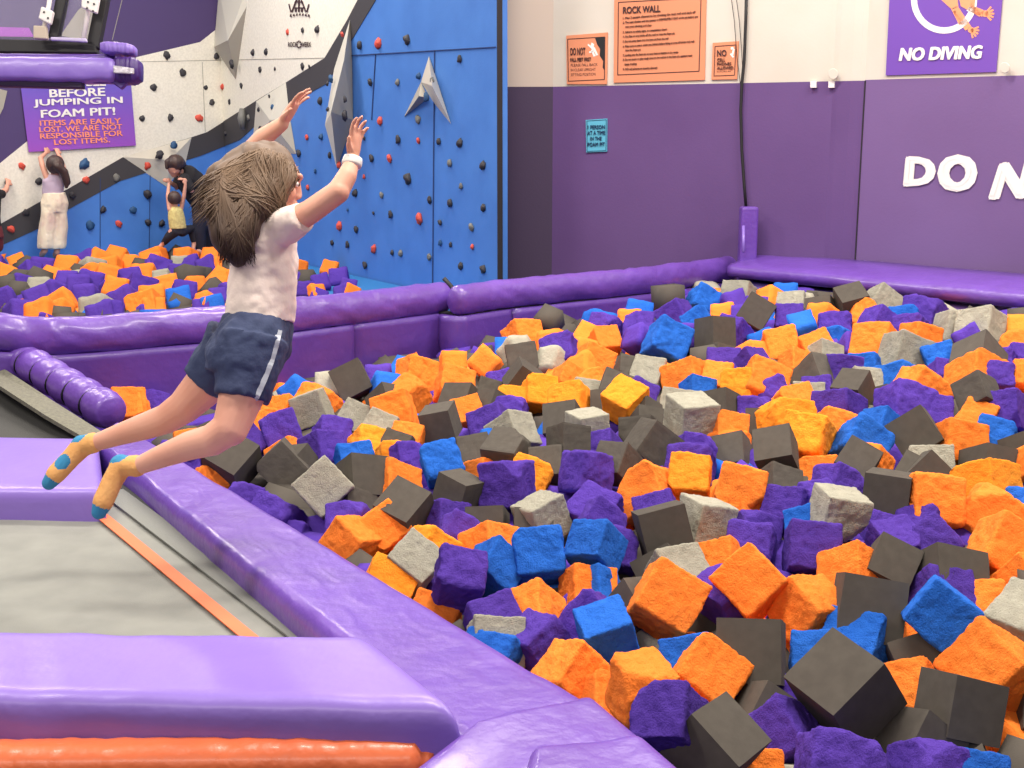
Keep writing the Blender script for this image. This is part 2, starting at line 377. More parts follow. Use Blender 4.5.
for k in range(5):
    mb = MB(); ball(mb, (0, 0, 0), (1, 0.8, 0.55), seg=14)
    me = bpy.data.meshes.new('hold'); 
    vs = []
    for v in mb.v:
        n = noise.noise(v * 1.6 + Vector((k * 9, 3, 1))) * .45 + noise.noise(v * 4 + Vector((k * 5, 3, 1))) * .12
        w = v * (1 + n); w.x *= 0.75; w.y *= 1.05
        if w.z < -0.15: w.z = -0.15
        vs.append(w)
    me.from_pydata([tuple(v) for v in vs], [], mb.f); me.polygons.foreach_set('use_smooth', [True] * len(me.polygons)); me.update()
    hold_meshes.append(me)
bolt_v = MB(); bolt_v.tube([(0, 0, .3), (0, 0, .62)], .2, 10)
bolt_me = bpy.data.meshes.new('bolt'); bolt_me.from_pydata([tuple(v) for v in bolt_v.v], [], bolt_v.f); bolt_me.materials.append(M_trimd)
hold_me = {}
hold_items = []
for i, (c, x, y, s) in enumerate(holds):
    P = whit(x, y); pl = KR if KR.uv(P)[0] > 0.0 and (P - KR.p).dot(KR.n) < 0.3 and abs((P - KR.p).dot(KR.n)) < 0.01 else KL
    key = (c, i % 5)
    if key not in hold_me:
        m2 = hold_meshes[i % 5].copy(); m2.materials.append(HK[c]); hold_me[key] = m2
    o = bpy.data.objects.new('climbing_hold', hold_me[key]); C.objects.link(o)
    depth = (P - CAM).dot(FWD); r = 4.4 * s * depth / F
    Z = pl.n; X = pl.u; Y = Z.cross(X)
    a = random.uniform(-.8, .8)
    X2 = X * math.cos(a) + Y * math.sin(a); Y2 = Z.cross(X2)
    # stand proud of any volume below it
    base = 0.008
    for (vx, vy, vr, h) in ((232, 40, 22, .1), (168, 160, 22, .12), (272, 120, 24, .1), (342, 90, 0, .2), (431, 88, 10, .09)):
        if vx == 342:
            if 327 < x < 353 and 25 < y < 150: base = .17
        elif math.hypot(x - vx, (y - vy) * .7) < vr * .8: base = h
    o.matrix_world = Matrix.Translation(pl.hit(x, y, base)) @ Matrix((X2, Y2, Z)).transposed().to_4x4() @ Matrix.Scale(r, 4)
    hold_items.append((o, c, x, y, s))
def panel_at(x, y):
    if x > 345: return 'blue panel'
    if y < 105 and x < 340: return 'white panel'
    if y > 185: return 'blue panel' 
    return 'white panel' if y < 150 and x < 256 else 'lower coloured panels'
used = set()
LM = [((429, 88), 'the arrowhead volume'), ((341, 95), 'the tall grey shard'), ((228, 35), 'the long hanging volume'), ((78, 118), 'the foam pit rules sign'), ((300, 44), 'the small wordmark'), ((55, 200), 'the climber in lavender'), ((178, 195), 'the adult and toddler'), ((490, 60), 'the upper free end of the wall'), ((490, 170), 'the free end of the wall at mid height'), ((485, 265), 'the low free end of the wall'), ((345, 260), 'the mat at the foot of the blue panel'), ((430, 170), 'the middle of the blue panel'), ((400, 225), 'the lower middle of the blue panel'), ((440, 270), 'the low blue panel'), ((325, 200), 'the raised near arm')]
def way(dx, dy):
    a = math.degrees(math.atan2(-dy, dx)) % 360
    return ['right of', 'up and right of', 'above', 'up and left of', 'left of', 'down and left of', 'below', 'down and right of'][int((a + 22.5) // 45) % 8]
for o, c, x, y, s in hold_items:
    size = 'large ' if s >= 1.3 else ('tiny ' if s <= .6 else ('small ' if s < .9 else ''))
    cand = sorted(LM, key=lambda l: math.hypot(l[0][0] - x, l[0][1] - y))
    lab = None
    near = sorted([h for h in hold_items if h[0] is not o], key=lambda h: math.hypot(h[2] - x, h[3] - y))[:3]
    opts = ['%s%s climbing hold %s %s' % (size, CN[c], way(x - l[0][0], y - l[0][1]), l[1]) for l in cand[:1]]
    opts += ['%s%s climbing hold %s %s, %s a %s hold' % (size, CN[c], way(x - l[0][0], y - l[0][1]), l[1], way(x - h[2], y - h[3]), CN[h[1]]) for l in cand[:2] for h in near]
    for t in opts:
        if t not in used and len(t.split()) <= 16: lab = t; break
    if lab is None: lab = ' '.join(opts[-1].split()[:16])
    used.add(lab)
    tag(o, lab, 'climbing hold', 'bolt-on holds of the climbing wall')
# long grey sausage hold
mb = MB(); mb.tube([whit(242, 109, .05), whit(241.5, 118, .07), whit(243, 129, .05)], [.03, .05, .03], 10)
tag(mb.build('climbing_hold', HK['G'], smooth=True), 'long upright grey sausage-shaped hold on the dark band', 'climbing hold', 'bolt-on holds of the climbing wall')
# ================= signs
def sign(label, pl, quad, m, items, extra=None, name='wall_sign', hitf=None):
    hitf = hitf or pl.hit
    n = pl.n
    root = empty(name, sum((hitf(*q) for q in quad), Vector()) / 4, label, 'sign')
    mb = MB(); mb.prism([hitf(*q) + n * .004 for q in quad], n * .01); fixn(mb.build('board', m, root))
    for nm, mm, lst in items:
        mb = MB()
        for it in lst:
            kind = it[0]
            if kind == 't': letter(mb, it[1], it[2], hitf, n * .017, **(it[3] if len(it) > 3 else {}))
            elif kind == 'p': mb.prism([hitf(*q) + n * (.0145 + (it[2] if len(it) > 2 else 0)) for q in it[1]], n * .002)
            elif kind == 'l':
                a, b, w = it[1], it[2], it[3]; dx, dy = b[0] - a[0], b[1] - a[1]; L = math.hypot(dx, dy); nx, ny = -dy / L * w, dx / L * w
                mb.prism([hitf(*q) + n * .0145 for q in ((a[0] + nx, a[1] + ny), (b[0] + nx, b[1] + ny), (b[0] - nx, b[1] - ny), (a[0] - nx, a[1] - ny))], n * .002)
        mb.build(nm, mm, root)
    return root
def zz(pts, ox=520, oy=0, s=4): return [(ox + x / s, oy + y / s) for x, y in pts]
def q4(x0, y0, x1, y1, sl=0.0, ox=520, oy=0, s=4):    # slanted line box
    return zz([(x0, y0), (x1, y0 + sl * (x1 - x0)), (x1, y1 + sl * (x1 - x0)), (x0, y1)], ox, oy, s)
def frame(pts, w=0.35):
    return [('l', pts[i], pts[(i + 1) % 4], w) for i in range(4)]
# DO NOT FALL FEET FIRST
sign('orange DO NOT FALL FEET FIRST sign on the cream wall', W1, zz([(188, 143), (353, 130), (350, 337), (190, 337)]), M_sign_o, [
    ('lettering', M_sign_k, frame(zz([(194, 157), (343, 148), (341, 318), (197, 325)])) + [
        ('t', 'DO NOT', q4(205, 192, 265, 222, -.03), dict(bold=.03)),
        ('t', 'FALL FEET FIRST', q4(205, 232, 288, 247, -.03), dict(bold=.03)),
        ('t', 'PLEASE FALL BACK', q4(207, 256, 314, 267, -.03)),
        ('t', 'IN CLEAR UPRIGHT', q4(207, 275, 306, 286, -.03)),
        ('t', 'SITTING POSITION', q4(207, 294, 306, 305, -.03))]),
    ('cliff_picture', M_black, [('p', zz([(303, 150), (342, 148), (341, 282), (334, 270), (336, 245), (322, 222), (324, 196), (312, 178)]))]),
    ('figure_picture', M_white, [('p', zz([(290, 170), (300, 178), (296, 205), (284, 190)]), .001), ('l', zz([(275, 178)])[0], zz([(290, 192)])[0], .8), ('l', zz([(280, 210)])[0], zz([(300, 205)])[0], .8), ('l', zz([(298, 190)])[0], zz([(312, 222)])[0], 1.0), ('l', zz([(290, 200)])[0], zz([(302, 226)])[0], 1.0)])])
# ROCK WALL rules
rules = [('1. Max 3 people allowed to be climbing the rock wall and back off', 415, 74, 705, -.085),
         ('2. The next climber and the spotter is COMPLETELY OUT of the pit before you', 415, 92, 715, -.085),
         ('start your climbing until clear', 425, 108, 530, -.06),
         ('3. Adhere to safety signs, in competition closer', 415, 130, 592, -.07),
         ('4. No flips or any tricks off the wall or into the foam pit', 415, 148, 622, -.07),
         ('5. Do not jump down into the foam pit from the wall', 415, 167, 597, -.07),
         ('6. Make sure no one is under you (either) before falling or jump off of the rock wall', 415, 187, 700, -.075),
         ('into the foam pit', 425, 202, 486, -.05),
         ('7. Landing into the foam pit, on your back or bottom in the center', 415, 222, 637, -.06),
         ('8. Do not touch or play rough once on the wall or in the foam pit, spotters must', 415, 240, 692, -.065),
         ('keep trading', 422, 258, 470, -.05),
         ('9. NO cell phones or jewelry allowed', 415, 278, 552, -.05)]
sign('large orange ROCK WALL rules sign high on the cream wall', W1, zz([(380, -30), (748, -45), (741, 320), (377, 331)]), M_sign_o, [
    ('lettering', M_sign_k, frame(zz([(397, 10), (727, -8), (719, 285), (394, 300)]), .4) + [('t', 'ROCK WALL', q4(415, 28, 565, 56, -.05), dict(bold=.035))] +
     [('t', t, q4(x0, y - 5.5, x1, y + 5.5, sl), dict(bold=.012)) for t, x0, y, x1, sl in rules])])
# NO CELL PHONES
sign('small orange NO CELL PHONES ALLOWED sign beside the black cable', W1, zz([(773, 172), (877, 165), (870, 317), (768, 319)]), M_sign_o, [
    ('lettering', M_sign_k, frame(zz([(783, 186), (866, 180), (861, 301), (779, 304)]), .35) + [
        ('t', 'NO', q4(791, 200, 829, 226, -.02), dict(bold=.03)), ('t', 'CELL', q4(791, 233, 824, 246, -.02), dict(bold=.008)),
        ('t', 'PHONES', q4(791, 250, 848, 262, -.02), dict(bold=.008)), ('t', 'ALLOWED', q4(791, 266, 856, 278, -.02), dict(bold=.008)), ('t', 'IN FOAM PIT', q4(791, 284, 848, 290, -.02))]),
    ('phone_picture', M_white, [('l', zz([(846, 195)])[0], zz([(857, 192)])[0], 1.1), ('l', zz([(845, 215)])[0], zz([(856, 230)])[0], .9), ('l', zz([(858, 196)])[0], zz([(852, 222)])[0], .9)])])
# cyan sign
sign('small cyan 1 PERSON AT A TIME sign on the purple wall', W1, zz([(266, 480), (351, 474), (350, 606), (268, 609)]), M_sign_c, [
    ('lettering', M_sign_ck, [('t', '1 PERSON', q4(274, 501, 343, 517, -.02), dict(bold=.03)), ('t', 'AT A TIME', q4(273, 524, 344, 540, -.02), dict(bold=.03)),
        ('t', 'IN THE', q4(284, 547, 330, 562, -.02), dict(bold=.03)), ('t', 'FOAM PIT', q4(274, 570, 343, 586, -.02), dict(bold=.03))] + frame(zz([(271, 484), (348, 479), (347, 602), (272, 605)]), .25))])
# NO DIVING
def z8(pts): return zz(pts, 768, 0)
ring = []
for k in range(40):
    a0 = 2 * math.pi * k / 40; a1 = 2 * math.pi * (k + 1) / 40
    if math.sin(a0) > -0.98:
        ring.append(('p', z8([(708 + 132 * math.cos(a0), 0 + 135 * math.sin(a0)), (708 + 132 * math.cos(a1), 135 * math.sin(a1)), (708 + 108 * math.cos(a1), 110 * math.sin(a1)), (708 + 108 * math.cos(a0), 110 * math.sin(a0))])))
def hand_art(cx, cy, ang, s):
    out = [('p', z8([(cx + s * .5 * math.cos(t), cy + s * .5 * math.sin(t)) for t in [k * math.pi / 4 for k in range(8)]]))]
    for k in range(5):
        a = ang + (k - 2) * .42
        out.append(('l', z8([(cx, cy)])[0], z8([(cx + s * 1.3 * math.cos(a), cy + s * 1.3 * math.sin(a))])[0], s * .035))
    return out
sign('purple NO DIVING sign on the cream wall over the panel', W2, z8([(492, -60), (945, -70), (915, 288), (474, 302)]), M_sign_p, [
    ('lettering', M_white, [('t', 'NO DIVING', z8([(530, 192), (864, 180), (860, 236), (526, 246)]), dict(bold=.06, shear=.12))]),
    ('prohibition_ring', M_white, ring),
    ('diver_picture', M_skinart, [('p', z8([(675, -20), (760, -20), (765, 28), (790, 95), (768, 100), (735, 35)])), ('p', z8([(765, -20), (835, -20), (830, 30), (860, 45), (850, 68), (805, 42), (775, 25)]))]
        + [('l', z8([(755, 40)])[0], z8([(805, 115)])[0], 3.6), ('l', z8([(815, 35)])[0], z8([(865, 55)])[0], 3.4)] + hand_art(815, 120, .5, 26) + hand_art(872, 55, 0.0, 28)),
    ('sleeve_cuff', M_white, [('l', z8([(738, 38)])[0], z8([(760, 28)])[0], .8), ('l', z8([(800, 45)])[0], z8([(812, 28)])[0], .8)])])
# big painted words
mb = MB()
def letw2(ch, quad, **k): letter(mb, ch, z8(quad), W2.hit, W2.n * .006, **k)
letw2('D', [(552, 624), (675, 630), (672, 740), (540, 748)], bold=.075)
letw2('O', [(680, 618), (842, 616), (838, 766), (676, 770)], bold=.085)
letw2('N', [(912, 654), (1075, 630), (1050, 795), (880, 800)], bold=.075, shear=.1)
letw2('O', [(1080, 640), (1230, 640), (1230, 790), (1076, 790)], bold=.085)
letw2('T', [(1240, 640), (1370, 650), (1360, 800), (1236, 790)], bold=.075)
tag(mb.build('wall_lettering', M_white), 'large cream painted words DO NOT across the purple panel', 'lettering')
# BEFORE JUMPING sign on the climbing wall
M_grad = grad_mat('sign_gradient', (148, 76, 186), (98, 84, 186), KL.hit(80, 150).z, KL.hit(80, 80).z)
def klhit(px, py): return KL.hit(px, py, .02)
sign('purple sign telling jumpers to clear pockets before the foam pit', KL, [(18, 66), (129, 64), (135.5, 145.5), (28.5, 152)], M_grad, [
    ('lettering', M_white, [('t', 'REMOVE BEL', zz([(130, 318), (420, 314), (422, 344), (132, 348)], 0), dict(bold=.045)), ('t', 'BEFORE', zz([(194, 358), (418, 350), (420, 384), (196, 390)], 0), dict(bold=.03)),
        ('t', 'JUMPING IN', zz([(130, 398), (488, 386), (490, 420), (132, 432)], 0), dict(bold=.03)), ('t', 'FOAM PIT!', zz([(160, 440), (458, 428), (460, 460), (162, 472)], 0), dict(bold=.03))]),
    ('small_lettering', M_salmon, [('t', 'ITEMS ARE EASILY', zz([(156, 482), (480, 472), (482, 494), (158, 504)], 0), dict(bold=.022)), ('t', 'LOST. WE ARE NOT', zz([(154, 508), (486, 496), (488, 518), (156, 530)], 0), dict(bold=.022)),
        ('t', 'RESPONSIBLE FOR', zz([(157, 534), (488, 521), (490, 544), (159, 556)], 0), dict(bold=.022)), ('t', 'LOST ITEMS.', zz([(213, 558), (436, 549), (438, 570), (215, 580)], 0), dict(bold=.022))])], hitf=klhit)
mb = MB(); mb.prism([KL.hit(*q) + KL.n * .02 for q in ((-40, 26), (28, 28), (33, 37), (-40, 36))], KL.n * .01)
tag(mb.build('wall_banner', mat('magenta', (156, 62, 178), .5)), 'narrow magenta banner strip seen behind the basketball backboard', 'banner')

# socket plates, clips and cables on the back walls
for k, (x0, lab) in enumerate(((174, 'small white clip on the paint line, further from the column'), (246, 'small white clip on the paint line, next to the column'))):
    root = empty('wall_clip', W1.hit(768 + x0 / 4 + 3, 85), lab, 'clip', 'white clips on the paint line')
    mb = MB(); mb.prism([W1.hit(*q) + W1.n * .002 for q in z8([(x0, 326), (x0 + 22, 326), (x0 + 22, 351), (x0, 351)])], W1.n * .03); fixn(mb.build('plate', M_white, root))
for cx, cy, pl, lab in ((268, 297, W1, 'round cream wall cap beside the column'), (958, 272, W2, 'round cream wall cap beside the no diving sign')):
    mb = MB(); mb.prism([pl.hit(*z8([(cx + 20 * math.cos(a), cy + 22 * math.sin(a))])[0]) + pl.n * .045 for a in [k * math.pi / 8 for k in range(16)]], pl.n * .012)
    tag(bevel(mb.build('round_cover', M_cream), .004), lab, 'cover')
mb = MB()
pts = [(747.7, -10), (747, 20), (745.5, 60), (743, 85), (742, 110), (743, 150), (745.5, 185), (747.5, 210)]
mb.tube([W1.hit(*p) + W1.n * .03 for p in pts], .012, 8)
tag(mb.build('cable', M_black, smooth=True), 'thick black cable hanging down the wall near the corner post', 'cable')
for k, (pts, lab) in enumerate((([(731, -10), (735, 20), (738, 60), (742, 90), (743, 115)], 'thin dark cord, the one hanging nearer the rules sign'), ([(736, -10), (740, 20), (742, 45), (743.5, 70)], 'short thin dark cord between the other cord and the thick cable'))):
    mb = MB(); mb.tube([W1.hit(*p) + W1.n * .02 for p in pts], .0025, 6); tag(mb.build('cord', M_trimd), lab, 'cord', 'thin cords beside the cable')
# ================= padding
def pad(name, corners, th, m, label=None, cat=None, r=0.06, nu=60, nv=24, amp=0.006, dirn=0, seed=0, parent=None, freq=9, dome=0.0, group=None, crease=0):
    """corners TL TR BR BL as world points on the top face; soft rounded box with wrinkles"""
    TL, TR, BR, BL = [Vector(c) for c in corners]
    Lu = ((TR - TL).length + (BR - BL).length) / 2; Lv = ((BL - TL).length + (BR - TR).length) / 2
    N = (TR - TL).cross(BL - TL).normalized()
    if N.z < 0: N = -N
    def spread(n, L):
        ts = [0, .12 * r / L, .3 * r / L, .6 * r / L, r / L]
        k = n; mid = [r / L + (1 - 2 * r / L) * i / k for i in range(1, k)]
        return ts + mid + [1 - t for t in reversed(ts)]
    U = spread(nu, Lu); V = spread(nv, Lv)
    vs = []; W = len(U)
    for j, v in enumerate(V):
        for i, u in enumerate(U):
            P = TL.lerp(TR, u).lerp(BL.lerp(BR, u), v)
            e1 = min(u, 1 - u) * Lu; e2 = min(v, 1 - v) * Lv
            d = 0
            for e in (e1, e2):
                if e < r: d += r - math.sqrt(max(0, r * r - (r - e) ** 2))
            q = Vector((u * Lu * (freq if dirn == 0 else 1.5), v * Lv * (1.5 if dirn == 0 else freq), seed))
            w = noise.noise(q) * amp + noise.noise(q * 2.3 + Vector((5, 5, 5))) * amp * .5
            if crease: w += crease * (1 - min(1, abs(noise.noise(Vector((u * Lu * 7 + noise.noise(Vector((v * Lv * 5, u * 3, 4))) * 1.2, v * Lv * .9, seed + 3)))) * 4)) ** 2
            ed = min(e1, e2); w *= 1 + .5 * math.exp(-ed / .07)
            h = dome * math.sin(math.pi * v) 
            vs.append(P + N * (w - d + h))
    fs = [(j * W + i, (j + 1) * W + i, (j + 1) * W + i + 1, j * W + i + 1) for j in range(len(V) - 1) for i in range(W - 1)]
    # skirt
    n = len(vs); H = len(V)
    border = [i for i in range(W)] + [j * W + W - 1 for j in range(1, H)] + [(H - 1) * W + i for i in range(W - 2, -1, -1)] + [j * W for j in range(H - 2, 0, -1)]
    rings = [border]
    for k, t in enumerate((.15, .4, .7, 1)):
        idx = []
        for b in border:
            p = vs[b]; q = p.copy(); 
            w = noise.noise(p * 7 + Vector((0, 0, k * .7 + seed))) * amp
            q = p - N * ((th - 0) * t) + (p - (TL + TR + BR + BL) / 4).normalized() * w * (1 if t < 1 else 0)
            idx.append(len(vs)); vs.append(q)
        rings.append(idx)
    L = len(border)
    for a, b in zip(rings, rings[1:]):
        for k in range(L): fs.append((a[k], a[(k + 1) % L], b[(k + 1) % L], b[k]))
    o = fixn(obj(name, vs, fs, m, parent, True))
    return tag(o, label, cat, group)

ZP = -1.33      # top of the pads round the beds, below eye
ZB = -1.43      # trampoline bed
# pit edge line and bed line in plan
OUT = [onz(*p, ZP) for p in ((-120, 282), (110, 415), (180, 463), (302, 532), (435, 610), (582, 691), (700, 770), (800, 850))]
INN = [onz(*p, ZP) for p in ((100, 436), (106, 492), (310, 636), (470, 748))]

# --- trampoline with grey bed
T = empty('trampoline', onz(150, 560, ZB - .5), 'grey trampoline bed with an orange line, under the jumping girl', 'trampoline')
mb = MB(); zb = ZB
q = [onz(*p, zb) for p in ((-420, 470), (112, 484), (420, 700), (-500, 760))]
def grid_quad(mb, q, n, mi=0, fn=None):
    k = n + 1; vs = []
    for j in range(k):
        for i in range(k):
            P = q[0].lerp(q[1], i / n).lerp(q[3].lerp(q[2], i / n), j / n)
            if fn: P = P + Vector((0, 0, fn(P, i / n, j / n)))
            vs.append(P)
    mb.add(vs, [(j * k + i, (j + 1) * k + i, (j + 1) * k + i + 1, j * k + i + 1) for j in range(n) for i in range(n)], mi)
M_bed = mat('bed_grey', (136, 137, 130), .8, .15, 300, (126, 127, 121), 6)
M_bed2 = mat('bed_edge', (122, 124, 118), .8, .3, 200)
M_oline = mat('line_orange', (232, 116, 74), .7)
grid_quad(mb, q, 24, 0, lambda P, u, v: noise.noise(P * 2.2) * .008)
mb.build('jump_bed', M_bed, T, smooth=True)
mb = MB()
def strip(mb, pts, z, w, dz=.004, mi=0):
    P = [onz(*p, z) for p in pts]
    for a, b in zip(P, P[1:]):
        d = (b - a).normalized(); n = Vector((-d.y, d.x, 0)) * w
        mb.prism([a + n, b + n, b - n, a - n], (0, 0, dz), mi)
strip(mb, [(70, 490), (246, 635), (300, 680)], zb + .006, .022)
strip(mb, [(-300, 482), (-60, 486), (75, 492)], zb + .006, .02)
fixn(mb.build('boundary_line', M_oline, T))
mb = MB()
strip(mb, [(112, 492), (310, 640), (380, 690)], zb + .004, .045, .006)
fixn(mb.build('bed_hem', M_bed2, T))
mb = MB(); 
a = onz(118, 484, zb); b = onz(345, 650, zb)
mb.tube([a + Vector((0, 0, -.005)), b + Vector((0, 0, -.005))], .014, 8)
mb.build('edge_rope', mat('rope_dark', (58, 60, 56), .8, .5, 150), T)
mb = MB()
for i in range(26):
    t = (i + .5) / 26; p = a.lerp(b, t); n = Vector(((b - a).y, -(b - a).x, 0)).normalized()
    if n.x < 0: n = -n
    mb.tube([p, p + n * .09 + Vector((0, 0, -.03))], .007, 6)
mb.build('spring_row', mat('steel', (150, 150, 150), .3, metal=1), T)

# --- pads round the beds
def pz(px, py, z=ZP): return onz(px, py, z)
# long diagonal pad at the pit edge
o = pad('edge_pad', [pz(116, 419), pz(96, 440), pz(470, 752), pz(600, 702)], .22, M_vinyl, 'long glossy purple pad running diagonally along the foam pit edge', 'padding', r=.05, nu=40, nv=160, amp=.006, dirn=1, seed=3, freq=3, crease=.002)
# far cross pad between the two beds
o = pad('cross_pad', [pz(-300, 427, -1.31), pz(98, 438, -1.31), pz(104, 490, -1.31), pz(-340, 488, -1.31)], .12, M_vinyl_sheen, 'flat lavender cross pad between the grey bed and the dark bed', 'padding', r=.04, amp=.004, seed=8, freq=3)
# near cross pad: top face plus thick rounded front
NZ = -1.24
o = pad('cross_pad', [pz(-260, 624, NZ), pz(368, 632, NZ), pz(462, 705, NZ), pz(-300, 690, NZ)], .13, M_vinyl_sheen, 'thick lavender vinyl pad across the near side of the grey bed', 'padding', r=.05, nu=90, nv=20, amp=.005, seed=12, freq=5)
# orange roll pad beneath it
mb = MB()
P0, P1 = pz(-320, 768, -1.375), pz(434, 760, -1.385)
n = 120; pts = [P0.lerp(P1, i / n) for i in range(n + 1)]
mb.tube(pts, [.055 + .004 * noise.noise(Vector((i * .35, 0, 0))) - (.02 if i > n - 3 else 0) for i in range(n + 1)], 16)
o = mb.build('orange_pad', M_vinyl_o, smooth=True); tag(o, 'orange vinyl roll pad along the foot of the near lavender pad', 'padding')
# purple corner pads in front
o = pad('corner_pad', [pz(478, 716, -1.29), pz(590, 690, -1.30), pz(690, 765, -1.30), pz(380, 790, -1.32)], .25, M_vinyl, 'light purple corner pad between the diagonal pad and the lowest pad', 'padding', r=.04, nu=30, nv=30, amp=.008, seed=21, freq=4)
o = pad('corner_pad', [pz(530, 742, -1.26), pz(640, 729, -1.26), pz(760, 830, -1.26), pz(500, 850, -1.26)], .2, M_vinyl, 'darker purple corner pad lowest of all beside the foam cubes', 'padding', r=.04, nu=24, nv=24, amp=.006, seed=25, freq=4)
# platform under the trampolines
mb = MB()
zz0 = CZ - 1.62
mb.prism([Vector((p.x, p.y, zz0)) for p in (pz(-700, 300), pz(-120, 290), pz(116, 425), pz(180, 470), pz(582, 700), pz(720, 800))] + [Vector((.3, 0.2, zz0)), Vector((-6, 0.2, zz0))], (0, 0, -(zz0)))
o = fixn(mb.build('trampoline_platform', M_black)); tag(o, kind='structure')

# --- second bed beyond: dark mesh, grey frame strip, laced pad
T2 = empty('trampoline', pz(20, 420, -1.4), 'dark trampoline bed with a grey webbing rim behind the far cross pad', 'trampoline')
mb = MB(); mb.prism([pz(*p, -1.41) for p in ((-60, 400), (0, 430), (99, 450), (97, 437))], (0, 0, -.02)); mb.v = []; mb.f = []; mb.m = []; mb.prism([pz(-70, 348, -1.25), pz(0, 378, -1.27), pz(50, 407, -1.33), pz(97, 437, -1.385), pz(99, 452, -1.4), pz(-90, 452, -1.4)], (0, 0, -.02))
fixn(mb.build('jump_bed', mat('bed_dark', (62, 62, 60), .8, .3, 160), T2))
mb = MB(); mb.prism([pz(-70, 322, -1.18), pz(0, 366, -1.22), pz(55, 402, -1.29), pz(104, 433, -1.36), pz(90, 441, -1.36), pz(45, 415, -1.29), pz(0, 386, -1.22), pz(-70, 340, -1.18)], (0, 0, -.02))
fixn(mb.build('webbing_rim', mat('webbing', (122, 120, 104), .85, .5, 90, (104, 102, 90), 60), T2))
mb = MB(); strip(mb, [(-60, 428), (18, 417), (45, 408)], -1.395, .006, .004); strip(mb, [(48, 436), (66, 430)], -1.395, .012, .004)
fixn(mb.build('mesh_seam', M_black, T2))
LP = empty('laced_pad', pz(60, 400), 'purple rolled pad lashed with black cord beside the dark bed', 'padding')
mb = MB(); A, B = pz(-40, 322, -1.08), pz(112, 413, -1.33); n = 130
rr = []
for i in range(n + 1):
    t = i / n * 10; f = abs(math.sin(math.pi * t)); rr.append(.072 + .024 * f ** .6 + .004 * noise.noise(Vector((i * .5, 1, 1))))
mb.tube([A.lerp(B, i / n) for i in range(n + 1)], rr, 18)
mb.build('vinyl_roll', M_vinyl, LP, smooth=True)
for k in range(1, 10):
    mb = MB(); c = A.lerp(B, k / 10); d = (B - A).normalized(); s = Vector((-d.y, d.x, 0)); u = Vector((0, 0, 1))
    sk = d * .03
    mb.tube([c + s * (.077 * math.cos(a)) + u * (.077 * math.sin(a)) + sk * math.sin(a * 1.0) for a in [2 * math.pi * j / 20 for j in range(21)]], .008, 6)
    mb.build('cord_wrap', M_black, LP)
# white strap ends at the left rim
mb = MB(); mb.tube([pz(-12, 345, -1.2), pz(8, 349, -1.2), pz(18, 351, -1.2)], [.012, .02, .004], 6); mb.tube([pz(-12, 352, -1.2), pz(6, 352, -1.2)], [.012, .01], 6)
tag(mb.build('strap_end', M_white, smooth=True), 'loose pale strap end beside the laced purple pad', 'strap')

# ================= divider between the two pits
def ztop(px, py, h): return onz(px, py, -h)
DV = [(-160, 322, .95), (-60, 316, .95), (0, 311.5, .93), (18, 315, .95), (40, 318.5, 1.0), (80, 316.5, 1.0), (130, 313, 1.0), (226, 306, 1.0), (300, 297.5, 1.0), (380, 289, 1.0), (447, 281.5, 1.0)]
DW = [(453, 286, 1.0), (500, 280, 1.0), (560, 274.5, 1.0), (620, 269.5, 1.0), (680, 263, 1.0), (720, 257.5, .995), (748, 252.5, .985), (759, 250, .975)]
def roll(name, pts, r, label, seed, flat=1.0, droop=0):
    P = [onz(x, y, -h) for x, y, h in pts]
    S = []; 
    for a, b in zip(P, P[1:]):
        m = max(2, int((b - a).length / .03))
        S += [a.lerp(b, i / m) for i in range(m)]
    S.append(P[-1])
    # smooth path
    for _ in range(12): S = [S[0]] + [(S[i - 1] + S[i] * 2 + S[i + 1]) / 4 for i in range(1, len(S) - 1)] + [S[-1]]
    vs = []; seg = 28; n = len(S)
    for i, c in enumerate(S):
        d = (S[min(i + 1, n - 1)] - S[max(i - 1, 0)]).normalized(); s = Vector((-d.y, d.x, 0)).normalized(); s = s if s.y > 0 else -s
        e = min(i, n - 1 - i) * .03; sh = 1 - .35 * max(0, 1 - e / .05) ** 2
        for k in range(seg):
            a = 2 * math.pi * k / seg
            q = Vector((i * .03 * 4.2 + math.sin(a) * .9, math.cos(a) * .8, seed))
            w = 1 + .08 * noise.noise(q) + .07 * noise.noise(q * 2.6) + .06 * abs(noise.noise(Vector((i * .03 * 9 + a * 1.2, a * .6, seed))))  - .05 * max(0, math.cos(a * 2 + 1)) * 0
            rad = r * w * sh
            vs.append(c - Vector((0, 0, r)) + s * (math.cos(a) * rad * .85) + Vector((0, 0, math.sin(a) * rad)))
    fs = [(i * seg + k, i * seg + (k + 1) % seg, (i + 1) * seg + (k + 1) % seg, (i + 1) * seg + k) for i in range(n - 1) for k in range(seg)]
    fs += [tuple(range(seg)), tuple((n - 1) * seg + k for k in range(seg - 1, -1, -1))]
    return tag(fixn(obj(name, vs, fs, M_vinyl, None, True)), label, 'padding', 'rolled pads on the divider between the pits'), S
_, SA = roll('divider_roll', DV, .105, 'purple rolled pad on the divider behind the jumping girl', 2.0)
_, SB = roll('divider_roll', DW, .1, 'purple rolled pad on the divider running to the corner post', 7.0)
# black tie between the two rolls
mb = MB(); c = SA[-1] - Vector((0, 0, .05)); mb.tube([c + Vector((-.02, 0, .07)), c + Vector((.03, -.03, .02)), c + Vector((.05, -.06, -.1)), c + Vector((.06, -.08, -.15))], .016, 8)
tag(mb.build('tie_strap', M_black, smooth=True), 'black tie strap in the gap between the two divider rolls', 'strap')
